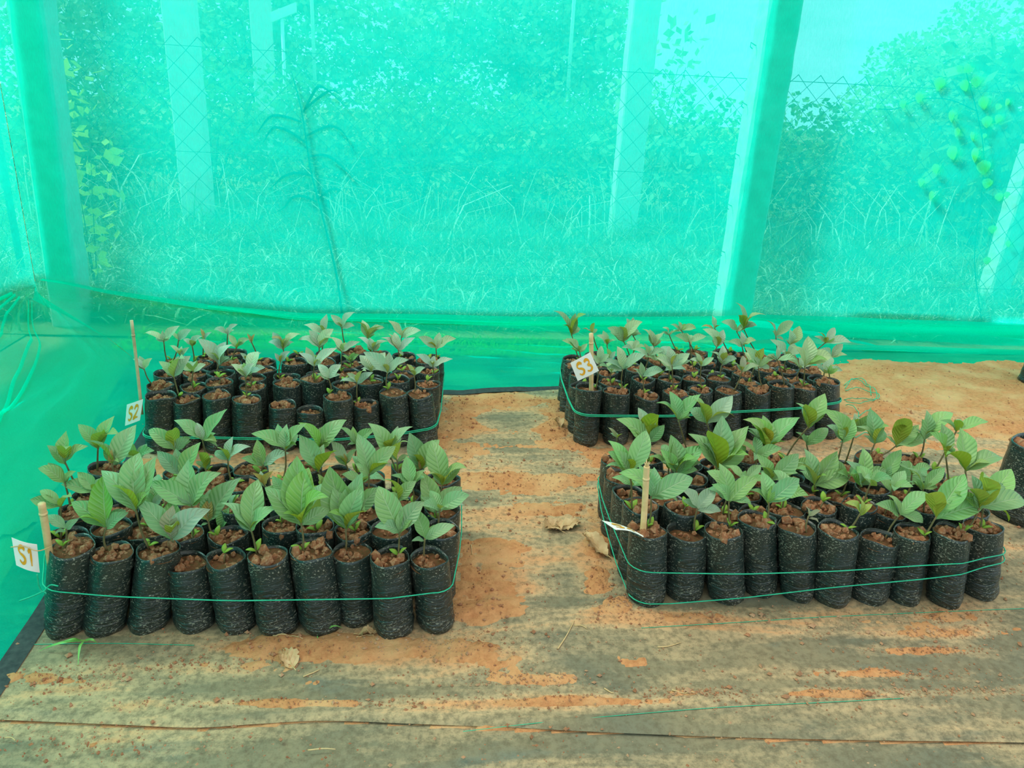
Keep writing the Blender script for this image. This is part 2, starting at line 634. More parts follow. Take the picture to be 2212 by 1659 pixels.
# crumbs of soil
OCT_V = np.array([(1, 0, 0), (-1, 0, 0), (0, 1, 0), (0, -1, 0), (0, 0, 1), (0, 0, -1)], float)
OCT_F = [(0, 2, 4), (2, 1, 4), (1, 3, 4), (3, 0, 4), (2, 0, 5), (1, 2, 5), (3, 1, 5), (0, 3, 5)]
parts = []
cnt = 0
while cnt < 9500:
    b = random.choice(blobs) if random.random() < 0.72 else None
    if b:
        px, py = random.gauss(b[0], b[2] * 0.75), random.gauss(b[1], b[3] * 0.85)
    else:
        px, py = random.uniform(0, 2212), random.uniform(860, 1659)
    if py < 780:
        continue
    p = at_z(px, py)
    if not (0.72 < p[1] < 3.7):
        continue
    s = min(0.0013 * random.lognormvariate(0.3, 0.55), 0.008)
    zz = ground_h(p[0], p[1])
    v = OCT_V * s * np.array([random.uniform(.6, 1.4) for _ in range(3)]) * np.array([random.uniform(.75, 1.2) for _ in range(6)])[:, None]
    parts.append((v + np.array([p[0], p[1], zz + s * 0.4]), OCT_F))
    cnt += 1
v, f = join(parts)
tag(link('soil_crumbs', mesh('soil_crumbs', v, f, False), M['crumb']), 'small red brown soil crumbs scattered over the mat', 'soil', None, 'stuff')

# ------------------------------------------------------------------ outside ground and vegetation
V, Fc = sheet(-16, 20, 3.98, 40, 40, 40, lambda x, y: 0.015 * fbm(x, y, 1, 3))
tag(link('ground_outside', mesh('ground_outside', V, Fc), M['outside_soil']), 'earth outside the shade net', None, None, 'structure')
V, Fc = sheet(-16, -2.1, -4, 4.2, 20, 20, lambda x, y: 0.015 * fbm(x, y, 1, 3) - 0.004)
tag(link('ground_outside', mesh('ground_outside_left', V, Fc), M['outside_soil']), 'earth outside beside the shade net', None, None, 'structure')


def blades(n, xr, yr, hr, wr, seed, lean=0.5, dens=None):
    r = np.random.default_rng(seed)
    x = r.uniform(*xr, n)
    y = yr[0] + (yr[1] - yr[0]) * r.random(n) ** 1.5
    h = r.uniform(*hr, n)
    w = r.uniform(*wr, n)
    a = r.uniform(0, 2 * np.pi, n)
    ln = r.uniform(0.15, lean, n) * h
    b = r.uniform(0, 2 * np.pi, n)
    side = np.stack([np.cos(b), np.sin(b), 0 * b], 1)
    dirv = np.stack([np.cos(a), np.sin(a), 0 * a], 1)
    base = np.stack([x, y, 0 * x - 0.01], 1)
    V = np.zeros((n, 7, 3))
    for k, (t, ww) in enumerate(((0, 1.0), (0.4, 0.9), (0.75, 0.6))):
        c = base + dirv * (ln * t * t)[:, None]
        c[:, 2] += h * (t - 0.22 * t ** 3 * (ln / h) * 2)
        V[:, 2 * k] = c - side * (w * ww)[:, None]
        V[:, 2 * k + 1] = c + side * (w * ww)[:, None]
    tip = base + dirv * (ln * 1.25)[:, None]
    tip[:, 2] += h * (0.97 - 0.45 * (ln / h))
    V[:, 6] = tip
    if yr[0] > YB:                      # outside the back net
        V[..., 1] = np.maximum(V[..., 1], YB + 0.03)
    if xr[1] < -2:                      # outside the left net
        V[..., 0] = np.minimum(V[..., 0], XL - 0.03)
    o = (np.arange(n) * 7)[:, None]
    quads = np.concatenate([o + np.array([0, 1, 3, 2]), o + np.array([2, 3, 5, 4])])
    tris = o + np.array([4, 5, 6])
    return V.reshape(-1, 3), [tuple(q) for q in quads] + [tuple(t) for t in tris]


v, f = join([blades(60000, (-4.5, 6.5), (4.2, 8.2), (0.06, 0.26), (0.002, 0.007), 1, 1.1), blades(4500, (-7, 9), (6.0, 11), (0.15, 0.6), (0.005, 0.011), 2, 1.5)])
tag(link('meadow_grass', mesh('meadow_grass', v, f), M['grass']), 'green meadow grass growing outside the net', 'grass', None, 'stuff')
v, f = join([blades(7000, (-4.5, 6.5), (4.35, 8.0), (0.06, 0.26), (0.004, 0.011), 3, 1.6), blades(450, (-6, 8), (6.5, 9), (0.4, 1.1), (0.004, 0.008), 4, 1.4), blades(3500, (-4.0, 6.0), (4.2, 6.6), (0.05, 0.18), (0.006, 0.014), 8, 2.4)])
tag(link('bleached_grass', mesh('bleached_grass', v, f), M['straw_grass']), 'pale bleached grass blades among the green meadow', 'grass', None, 'stuff')
v, f = join([blades(5000, (-5.5, -2.12), (0.5, 5.5), (0.08, 0.4), (0.003, 0.007), 5, 0.9)])
v2, f2 = blades(3600, (-1.6, 1.6), (3.78, 4.08), (0.015, 0.05), (0.003, 0.007), 9, 1.2)
tag(link('low_weeds', mesh('low_weeds', v2, f2), M['yellow_leaf']), 'low yellow-green weeds under the foot of the back net', 'weeds', None, 'stuff')
tag(link('side_grass', mesh('side_grass', v, f), M['grass']), 'green grass outside the left net wall', 'grass', None, 'stuff')


def leaf_cloud(n, rad, hgt, size, seed):
    r = np.random.default_rng(seed)
    d = r.normal(size=(n, 3))
    d /= np.linalg.norm(d, axis=1)[:, None]
    c = d * (r.random(n) ** 0.35)[:, None] * np.array([rad, rad, hgt * 0.5])
    lump = 1 + 0.35 * np.sin(d[:, 0] * 5 + seed) * np.cos(d[:, 2] * 6 + seed * 2)
    c *= lump[:, None]
    c[:, 2] += hgt * 0.5
    a = r.normal(size=(n, 3))
    a[:, 2] = np.abs(a[:, 2]) * 0.6
    a /= np.linalg.norm(a, axis=1)[:, None]
    b = np.cross(a, r.normal(size=(n, 3)))
    b /= np.linalg.norm(b, axis=1)[:, None]
    s = (size * r.uniform(0.6, 1.4, n))[:, None]
    V = np.stack([c, c + a * s * 0.5 + b * s * 0.3, c + a * s, c + a * s * 0.5 - b * s * 0.3], 1)
    V[..., 2] = np.maximum(V[..., 2], 0.0)
    o = (np.arange(n) * 4)[:, None]
    return V.reshape(-1, 3), [tuple(q) for q in o + np.arange(4)]


def shrub(x, y, rad, hgt, n, size, seed, label, group, name='shrub', mat='shrub', cat='shrub'):
    root = empty(name, (x, y, 0))
    tag(root, label, cat, group)
    v, f = leaf_cloud(n, rad, hgt, size, seed)
    link('foliage', mesh('foliage', v, f), M[mat], root)
    st = []
    rr = random.Random(seed)
    for k in range(4):
        a = rr.uniform(0, 6.28)
        e = np.array([math.cos(a) * rad * 0.5, math.sin(a) * rad * 0.5, hgt * 0.75])
        st.append(tube([(0, 0, -0.02), e * 0.45 + [0, 0, 0.05], e], np.array([0.02, 0.014, 0.006]) * min(1, rad * 0.9), 5))
    v, f = join(st)
    link('stem', mesh('shrub_stem', v, f), M['stem'], root)
    return root


sp = [(-5.2, 8.6, 1.0, 1.5), (-3.6, 8.3, 0.9, 1.3), (-2.5, 9.0, 1.0, 1.55), (-1.2, 8.4, 0.9, 1.25), (-0.2, 9.0, 1.0, 1.45), (0.9, 8.5, 0.95, 1.35), (2.1, 9.1, 1.0, 1.5), (3.2, 8.5, 1.0, 1.3), (4.4, 8.8, 1.1, 1.45), (5.6, 8.2, 1.0, 1.35), (6.9, 8.8, 1.1, 1.6), (8.2, 9.2, 1.2, 1.7), (-6.8, 9.2, 1.1, 1.8)]
for i, (x, y, r, h) in enumerate(sp):
    shrub(x, y, r, h * 0.93, 3200, 0.075, 40 + i, 'dense green thicket shrub standing beyond the chain-link fence', 'thicket shrubs beyond the fence')
for i, (x, y, r, h) in enumerate([(-9.5, 15.5, 1.9, 4.6), (-6.2, 16.5, 2.0, 4.2), (-3.2, 15.5, 1.8, 4.6), (-0.2, 16.5, 1.9, 4.4), (2.3, 15.8, 1.5, 4.0), (10.5, 16.0, 1.8, 3.2)]):
    shrub(x, y, r, h, 11000, 0.13, 140 + i, 'pale sunlit tree far beyond the thicket shrubs', 'pale far trees', 'tree', 'far_leaf', 'tree')
shrub(5.2, 7.2, 0.75, 2.0, 700, 0.17, 71, 'taller broad-leaved bush beyond the fence behind the heart-leaved vine', None)
shrub(2.1, 8.0, 0.6, 2.1, 420, 0.11, 72, 'slender airy bush beyond the fence rising beside the pale pillar', None, 'shrub', 'far_leaf')
shrub(-2.75, 3.9, 0.35, 1.7, 420, 0.085, 73, 'yellow-green bush outside the corner post of the net', None, 'bush', 'yellow_leaf')
shrub(-2.9, 2.9, 0.4, 0.7, 420, 0.07, 74, 'low green bush outside the left net wall', None, 'bush', 'grass')
shrub(-2.05, 4.75, 0.20, 1.5, 150, 0.085, 75, 'thin yellow-leaved bush right behind the corner post', None, 'bush', 'yellow_leaf')

# ------------------------------------------------------------------ posts


def box_post(w, d, h, seed, rough=0.004, nz=26):
    """square post with slightly worn chamfered edges"""
    c = 0.012
    prof = [(-w / 2 + c, -d / 2), (w / 2 - c, -d / 2), (w / 2, -d / 2 + c), (w / 2, d / 2 - c), (w / 2 - c, d / 2), (-w / 2 + c, d / 2), (-w / 2, d / 2 - c), (-w / 2, -d / 2 + c)]
    V = []
    r = np.random.default_rng(seed)
    for i in range(nz):
        for x, y in prof:
            V.append((x + r.normal() * rough * 0.4, y + r.normal() * rough * 0.4, h * i / (nz - 1)))
    Fc = grid_faces(nz, 8, True) + [tuple(range(8))[::-1], tuple((nz - 1) * 8 + j for j in range(8))]
    return V, Fc


def post(name, x, y, w, d, h, label, mat, seed, nails=(), lean=0.0, cat='post', group=None):
    root = empty(name, (x, y, -0.03))
    tag(root, label, cat, group)
    v, f = box_post(w, d, h, seed)
    v = [(p[0] + lean * p[2], p[1], p[2]) for p in v]
    link('shaft', mesh('shaft', v, f, False), M[mat], root)
    for (nxp, nz, sd) in nails:
        a = np.array([nxp + lean * nz, sd * 0.0 - d / 2 * 0 + 0.02, nz])
        e = a + np.array([-0.03, -0.01, 0.012])
        v, f = tube([a + [0.02, 0, 0], a, e, e + [0, 0, -0.02], e + [0.012, -0.004, -0.03]], 0.003, 5)
        link('nail', mesh('nail', v, f), M['rust'], root)
    return root


post('concrete_post', 1.715, YB + 0.105, 0.175, 0.17, 2.45, 'square concrete post standing against the outside of the back net', 'concrete', 1, [(-0.09, z, 0) for z in (0.33, 0.52, 0.78, 1.05, 1.31, 1.6)])
post('concrete_post', -1.96, YB + 0.10, 0.16, 0.16, 2.45, 'square concrete post at the corner of the net walls', 'concrete', 2, [], 0.03)
post('pillar', 1.74, 7.2, 0.24, 0.2, 3.2, 'pale square pillar beyond the fence beside the airy bush', 'far_concrete', 3)
post('pillar', -2.13, 7.2, 0.24, 0.2, 3.2, 'pale square pillar beyond the fence near the corner post', 'far_concrete', 4)
post('pillar', -2.35, 11.4, 0.25, 0.2, 3.2, 'distant faint pillar in front of the sky far beyond the fence', 'far_concrete', 5)
post('fence_post', 4.0, 5.1, 0.15, 0.15, 1.15, 'short beige concrete fence post right of the heart-leaved vine', 'concrete', 6, [], 0.02)
for (x, y, lab) in ((-1.42, 9.6, 'thin white pole beyond the tilted pale board'), (1.5, 9.6, 'thin white pole beyond the pale pillar')):
    v, f = tube([(x, y, 1.2), (x, y, 2.4), (x + 0.02, y, 3.6)], 0.02, 8)
    v2, f2 = tube([(x, y, 0), (x, y, 1.2)], 0.025, 8)
    root = empty('pole', (0, 0, 0))
    tag(root, lab, 'pole')
    link('shaft', mesh('pole_shaft', v, f), M['white_paint'], root)
    link('sleeve', mesh('pole_sleeve', v2, f2), M['white_paint'], root)
p0, p1 = at_y(585, 38, 9.5), at_y(640, 16, 9.5)
V = []
for s in (0, 1):
    q = (p0, p1)[s]
    for (dy, dz) in ((-0.03, -0.05), (0.03, -0.05), (0.03, 0.05), (-0.03, 0.05)):
        V.append((q[0], q[1] + dy, q[2] + dz))
root = empty('board', (p0[0], p0[1], 0))
tag(root, 'pale board leaning tilted among far bushes', 'board')
o = link('plank', mesh('plank', [(a - p0[0], b - p0[1], c_) for a, b, c_ in V], [(0, 1, 5, 4), (1, 2, 6, 5), (2, 3, 7, 6), (3, 0, 4, 7), (3, 2, 1, 0), (4, 5, 6, 7)], False), M['white_paint'], root)
v, f = tube([(0.1, 0, 0), (0.12, 0, p0[2])], 0.02, 6)
link('support', mesh('board_support', v, f), M['white_paint'], root)

# ------------------------------------------------------------------ chain-link fence


def chain_link(P0, P1, height, diag=0.145, rad=0.0026, zb=0.02):
    P0 = np.array(P0, float)
    P1 = np.array(P1, float)
    L = np.linalg.norm(P1 - P0)
    t = (P1 - P0) / L
    nrm = np.array([-t[1], t[0], 0])
    nw = int(L / (diag / 2))
    nz = int(height / (diag / 2))
    parts = []
    for i in range(nw):
        pts = []
        for k in range(nz + 1):
            s = (i + (0.0 if (k + 0) % 2 == 0 else 1.0)) * diag / 2
            if i % 2:
                s = (i + (1.0 if k % 2 == 0 else 0.0)) * diag / 2
            w = 0.004 * (1 if k % 2 else -1)
            sag = 0.015 * math.sin(s * 1.3)
            p = P0 + t * s + nrm * (w + 0.02 * math.sin(s * 0.9 + k * 0.2))
            pts.append((p[0], p[1], zb + k * diag / 2 + sag))
        parts.append(tube(pts, rad, 3, False))
    return join(parts)


def fence(a, b, label, posts):
    root = empty('chain_link_fence', (0, 0, 0))
    tag(root, label, 'fence')
    v, f = chain_link(a, b, 1.48)
    o = link('wire_mesh', mesh('wire_mesh', v, f), M['steel'], root)
    for z in (0.15, 0.85, 1.44):
        v, f = tube([(a[0], a[1], z), ((a[0] + b[0]) / 2, (a[1] + b[1]) / 2, z - 0.012), (b[0], b[1], z)], 0.002, 4)
        link('line_wire', mesh('line_wire', v, f), M['steel'], root)
    for (x, y) in posts:
        v, f = tube([(x, y, -0.03), (x, y, 1.5)], 0.022, 8)
        link('end_post', mesh('end_post', v, f), M['steel'], root)


fence((-2.55, 5.0, 0), (6.0, 5.0, 0), 'galvanised chain-link fence running behind the back net', [(-2.6, 5.02), (6.02, 5.02)])
fence((-2.62, 4.95, 0), (-2.62, 1.2, 0), 'galvanised chain-link fence running along the left net wall', [(-2.64, 1.15)])

# ------------------------------------------------------------------ plants against the net


def ribbon(P, width, up=(0, 0, 1), fold=0.25):
    P = np.asarray(P, float)
    T = np.gradient(P, axis=0)
    T /= np.linalg.norm(T, axis=1)[:, None]
    V = []
    n = len(P)
    for i in range(n):
        s = np.cross(T[i], np.array(up, float))
        s /= np.linalg.norm(s) + 1e-9
        nn = np.cross(s, T[i])
        t = i / (n - 1)
        w = width * (0.55 + 0.45 * math.sin(math.pi * min(1, t * 1.2))) * (1 - t ** 3 * 0.97)
        V += [P[i] - s * w + nn * w * fold, P[i], P[i] + s * w + nn * w * fold]
    return V, grid_faces(n, 3)


YR = YB + 0.016
base = at_y(740, 700, YR)
root = empty('reed_grass', (base[0], base[1], 0))
tag(root, 'tall reed-like grass with arching leaves pressed against the back net', 'grass plant')
loc = np.array([base[0], base[1], 0])
st = smooth_path([np.array([base[0], YR + 0.05, 0.0])] + [at_y(x, y, YR) for x, y in ((728, 600), (700, 480), (672, 370), (655, 260), (642, 200), (628, 152))], 40)
v, f = tube(st - loc, np.linspace(0.007, 0.002, 40), 6)
link('stem', mesh('reed_stem', v, f), M['reed'], root)
for pts in ([(652, 264), (615, 252), (585, 252), (562, 278), (556, 292)], [(660, 308), (625, 284), (592, 276), (573, 300), (566, 315)], [(662, 294), (690, 280), (718, 273), (745, 290), (764, 338)],
            [(670, 338), (698, 335), (722, 345), (750, 370), (775, 396)], [(674, 380), (640, 374), (612, 382), (592, 400), (575, 414)], [(684, 436), (655, 424), (630, 428), (612, 450), (578, 466)],
            [(655, 244), (672, 210), (690, 187), (720, 205), (780, 262)], [(688, 430), (710, 412), (730, 408), (745, 418)], [(655, 240), (690, 210), (720, 195), (745, 215)]):
    P = smooth_path([at_y(x, y, YR + 0.006 * k / len(pts)) for k, (x, y) in enumerate(pts)], 16)
    v, f = ribbon(P - loc, 0.008, (0, -0.9, 0.4), 0.12)
    link('leaf', mesh('reed_leaf', v, f), M['reed'], root)


def heart(n=9):
    V, top = [], []
    for i in range(n):
        t = i / (n - 1)
        w = 0.52 * (math.sin(math.pi * t ** 0.55) ** 0.8) if 0 < t < 1 else 0.0
        notch = 0.16 if t == 0 else 0
        y = t - 0.1
        lob = -0.16 * math.exp(-((t) / 0.12) ** 2)
        V += [(-w - 0.02, y + lob, 0.10 * w), (-w * 0.5 - 0.01, y + lob * 0.8, 0.03 * w), (0, y, 0), (w * 0.5 + 0.01, y + lob * 0.8, 0.03 * w), (w + 0.02, y + lob, 0.10 * w)]
    return mesh('heart_leaf', V, grid_faces(n, 5))


HM = heart()
HM.materials.append(M['yellow_leaf'])
YV = YB + 0.018
root = empty('climbing_vine', (at_y(2110, 400, YV)[0], YV + 0.02, 0))
tag(root, 'climbing vine with yellow-green heart-shaped leaves behind the net', 'vine')
vloc = np.array(root.location)
paths = [[(2120, 690), (2105, 560), (2120, 420), (2125, 330), (2110, 240), (2085, 150)], [(2120, 330), (2060, 380), (2015, 430)], [(2110, 240), (2050, 215), (1985, 215), (1935, 235), (1890, 235)]]
for pp in paths:
    P = smooth_path([at_y(x, y, YV + 0.02) for x, y in pp], 26)
    v, f = tube(P - vloc, 0.0028, 5)
    link('stem', mesh('vine_stem', v, f), M['reed'], root)
hp = [(680, 380, 38), (805, 310, 32), (795, 388, 38), (848, 370, 34), (590, 440, 30), (518, 470, 30), (880, 465, 46), (735, 525, 32), (760, 595, 26), (945, 480, 22), (895, 550, 36), (945, 535, 28), (840, 700, 40), (880, 755, 40), (740, 690, 40), (665, 760, 34), (830, 615, 34), (895, 825, 30), (950, 885, 26), (985, 875, 24), (645, 880, 28), (920, 1030, 30), (895, 1170, 26), (985, 460, 20), (770, 310, 22), (600, 820, 26), (407, 480, 14), (990, 1095, 24), (885, 610, 18)]
rr = random.Random(3)
for (x, y, s) in hp:
    o = link('leaf', HM, None, root)
    p = at_y(1700 + x / 2.074, y / 2.074, YV + rr.uniform(-0.002, 0.012))
    sc = s * 0.0016 * rr.uniform(0.85, 1.1)
    up = Vector((rr.uniform(-0.6, 0.6), -0.12, -1)).normalized()
    nrm = Vector((rr.uniform(-0.5, 0.5), -1, 0.6))
    xx = up.cross(nrm).normalized()
    nn = xx.cross(up)
    o.matrix_basis = Matrix.Translation(Vector(p - vloc) - up * sc * 0.4) @ Matrix((xx, up, nn)).transposed().to_4x4() @ Matrix.Scale(sc, 4)

# ------------------------------------------------------------------ shade net walls


def interp(tab, x):
    return np.interp(x, [a for a, _ in tab], [b for _, b in tab])


fold_tab = [(-2.1, 0.25), (-1.9, 0.235), (-1.73, 0.205), (-1.2, 0.14), (-0.73, 0.10), (0.0, 0.098), (0.77, 0.105), (1.3, 0.125), (1.87, 0.15), (2.6, 0.145), (3.5, 0.14), (5, 0.14)]
edge_tab = [(-2.1, 4.06), (-1.6, 3.74), (-1.32, 3.47), (-1.18, 3.35), (-0.9, 3.27), (-0.2, 3.25), (0.12, 3.24), (0.45, 3.30), (0.9, 3.36), (1.5, 3.46), (1.9, 3.66), (2.4, 3.76), (3.2, 3.76), (5, 3.8)]
ROOF = 2.42


def wall_back():
    xs_ = np.concatenate([np.linspace(XL, 2.2, 180), np.linspace(2.25, 5.0, 70)])
    prof_n1, prof_n2 = 42, 46
    V = []
    for k in range(prof_n1 + prof_n2):
        for x in xs_:
            zf = interp(fold_tab, x)
            ye = interp(edge_tab, x)
            if k < prof_n1:
                t = k / (prof_n1 - 1)
                z = ROOF + (zf - ROOF) * t
                sw = 0.009 * fbm(x * 1.1, z * 0.7, 1, 3) + 0.004 * fbm(x * 7, z * 1.2, 2, 2) - 0.006
                near = min(abs(x - 1.715), abs(x + 1.94))
                y = YB + sw * min(1, max(0, near - 0.1) * 3) + 0.006
                V.append((x, y, z))
            else:
                t = (k - prof_n1 + 1) / prof_n2
                y = YB + (ye - YB) * (t ** 1.15)
                g = 0.006
                z = g + (zf - g) * (1 - t) ** 1.7 + t * 0.17 * max(0.0, 1 - math.hypot(x - XL, y - YB) / 0.95)
                amp = math.sin(math.pi * min(1, t)) ** 0.7
                rid = (0.055 + 0.05 * (x > 1.5)) * fbm(x * 1.3 + 0.6 * y, y * 9 + 3 + 0.9 * x, 3, 3) + 0.02 * fbm(x * 5, y * 22, 4, 2)
                z += amp * (0.008 + max(-0.010, rid) + 0.022 * ridge(y * 7 + x * 0.8, x * 0.9, 2) * (0.5 + 0.9 * (x > 1.4)))
                z = max(z, 0.0062 + 0.004 * abs(fbm(x * 8, y * 8, 1, 2)))
                z += 0.012 * max(0, t - 0.9) * 10 * max(0, fbm(x * 4, 1.0, 2, 2))
                V.append((x, y + 0.01 * fbm(x * 6, 3.3, 1, 2) * (t > 0.85), z))
    n = len(xs_)
    o = tag(link('wall_back', mesh('wall_back', V, grid_faces(prof_n1 + prof_n2, n)), M['net']), 'green shade net wall with a slack skirt on the ground', None, None, 'structure')
    # black selvedge along the bottom edge
    last = np.array(V[-n:])
    hv = []
    for i in range(n):
        p = last[i]
        hv += [p + [0, 0.012, 0.002], p + [0, -0.012, 0.001], p + [0, -0.034, 0.0005 - 0.002]]
    hsel = [q for q in grid_faces(n, 3) if -1.15 < hv[q[0]][0] < 1.75]
    link('hem', mesh('hem', hv, hsel), M['hem'], o)
    # doubled folds that run along the foot of the wall
    for (x0, x1, dz0, wd, off, sd, tp) in ((XL + 0.05, 5.0, 0.010, 0.05, 0.02, 1, 1), (0.1, 5.0, -0.012, 0.05, 0.035, 2, 1), (1.35, 5.0, -0.02, 0.095, 0.07, 3, 1), (1.45, 5.0, -0.10, 0.03, 0.20, 4, 1), (-1.2, 1.2, -0.006, 0.02, 0.03, 5, 0)):
        xx = np.linspace(x0, x1, 150)
        fv = []
        for x in xx:
            en = min(1, (x - x0) / 0.5 + 0.1)
            zf = interp(fold_tab, x) + dz0 + 0.02 * fbm(x * 1.3, sd * 3.1, sd, 2)
            ww = wd * (1 + 0.6 * fbm(x * 0.9, sd * 5.0, sd, 2)) * en * (np.interp(x, [-1.8, -0.8, 0.8], [0.35, 0.5, 1.0]) if tp else 1)
            for q in range(9):
                a = q / 8
                fv.append((x, YB - off - 0.028 * math.sin(a * math.pi) ** 0.8 - 0.012 * a, max(0.012, zf + 0.01 - ww * a)))
        link('fold', mesh('fold', fv, grid_faces(len(xx), 9)), M['net'], o)
    return o


WB = wall_back()

ledge_tab = [(-0.6, -0.96), (0.6, -0.97), (1.2, -0.975), (1.50, -0.985), (1.69, -0.995), (2.1, -1.03), (2.6, -1.09), (3.1, -1.14), (3.35, -1.18), (3.47, -1.32), (3.74, -1.6), (4.1, -2.06)]


def left_skirt(y, t):
    xe = interp(ledge_tab, y)
    zf = np.interp(y, [0, 3.2, 4.1], [0.30, 0.26, 0.235])
    x = XL + (xe - XL) * t
    z = 0.006 + (zf - 0.006) * (1 - t) ** 1.25 + t * 0.17 * max(0.0, 1 - math.hypot(x - XL, y - YB) / 0.95)
    amp = math.sin(math.pi * t) ** 0.6 * min(1, (YB - y) * 1.5 + 0.15)
    z += amp * (0.035 * fbm(t * 7 + 0.5 * y, y * 1.1, 2, 2) + 0.02 * fbm(t * 13 + y * 1.2, y * 0.7, 3, 2) + 0.038 * ridge(t * 5.5 + y * 0.9, y * 0.55, 3) + 0.02 * ridge(t * 11 - y * 0.7, y * 0.8, 1) + 0.01)
    return (x, y, max(z, 0.006))


def wall_left():
    ysn = np.linspace(YB, -0.6, 190)
    n1, n2 = 36, 52
    V = []
    for k in range(n1 + n2):
        for y in ysn:
            if k < n1:
                t = k / (n1 - 1)
                zf = np.interp(y, [0, 3.2, 4.1], [0.30, 0.26, 0.235])
                z = ROOF + (zf - ROOF) * t
                V.append((XL + 0.03 * fbm(y * 1.1, z * 0.8, 4, 3) * min(1, (YB - y) * 3), y, z))
            else:
                V.append(left_skirt(y, (k - n1 + 1) / n2))
    n = len(ysn)
    o = tag(link('wall_left', mesh('wall_left', V, grid_faces(n1 + n2, n)), M['net']), 'green shade net wall sloping down to its black hem', None, None, 'structure')
    last = np.array(V[-n:])
    hv = []
    for i in range(n):
        p = last[i]
        hv += [p + [-0.004, 0, 0.004], p + [0.014, 0, 0.005], p + [0.045, 0, 0.0005]]
    link('hem', mesh('hem_left', hv, [q for q in grid_faces(n, 3) if hv[q[0]][1] < 3.2]), M['hem'], o)
    # doubled creases that fan out from the corner post
    for (t0, t1, w0, w1, y1) in ((0.04, 0.16, 0.012, 0.035, 1.9), (0.08, 0.30, 0.010, 0.03, 1.6), (0.14, 0.50, 0.010, 0.022, 1.9), (0.24, 0.66, 0.008, 0.016, 2.2), (0.30, 0.84, 0.008, 0.016, 1.3), (0.02, 0.05, 0.02, 0.05, 1.5)):
        fv = []
        for i in range(60):
            a = i / 59
            y = 3.85 + (y1 - 3.85) * a
            tc = t0 + (t1 - t0) * a + 0.012 * math.sin(a * 9 + t1 * 20)
            w = w0 + (w1 - w0) * a
            for q in range(5):
                b_c = q / 4
                p = left_skirt(y, max(0.005, min(0.99, tc + w * (b_c - 0.5))))
                fv.append((p[0], p[1], p[2] + 0.004 + 0.014 * math.sin(math.pi * b_c)))
        link('fold', mesh('fold_left', fv, grid_faces(60, 5)), M['net'], o)
    return o


WL = wall_left()
V, Fc = sheet(XL, 5.0, -2.6, YB, 30, 30, lambda x, y: ROOF + 0.05 * fbm(x * 0.8, y * 0.8, 2, 2))
tag(link('ceiling', mesh('ceiling', V, Fc), M['roof_net']), 'pale shade net stretched overhead', None, None, 'structure')

# ------------------------------------------------------------------ seedling bags
ORD = ['first', 'second', 'third', 'fourth', 'fifth', 'sixth', 'seventh', 'eighth', 'ninth', 'tenth']
ROWW = ['', 'first', 'second', 'third', 'fourth']
RB = 0.0505
DY = 0.106
# front row of each block in photo pixels: rim x, rim y, foot x, foot y
FRONT = {
    'S1': [(136, 1207, 121, 1388), (232, 1217, 206, 1385), (325, 1214, 304, 1380), (388, 1242, 409, 1376), (477, 1228, 503, 1376), (570, 1222, 594, 1385), (664, 1215, 689, 1380), (757, 1214, 769, 1362), (839, 1229, 850, 1388), (927, 1228, 942, 1376)],
    'S4': [(1411, 1167, 1405, 1317), (1497, 1172, 1486, 1308), (1577, 1167, 1583, 1314), (1651, 1142, 1656, 1300), (1739, 1158, 1740, 1310), (1833, 1168, 1811, 1320), (1924, 1184, 1892, 1314), (1996, 1173, 1971, 1317), (2080, 1170, 2062, 1322), (2153, 1158, 2140, 1305)],
    'S3': [(1277, 845, 1269, 969), (1338, 854, 1335, 968), (1403, 864, 1400, 966), (1467, 857, 1462, 964), (1521, 850, 1520, 962), (1582, 852, 1580, 960), (1647, 850, 1645, 958), (1698, 839, 1695, 956), (1748, 844, 1745, 954), (1798, 832, 1794, 952)],
    'S2': [(338, 864, 335, 985), (394, 872, 398, 985), (459, 865, 463, 984), (526, 872, 530, 983), (604, 887, 607, 982), (665, 896, 668, 981), (726, 867, 730, 980), (786, 882, 792, 975), (848, 858, 858, 970), (906, 862, 918, 966)]}


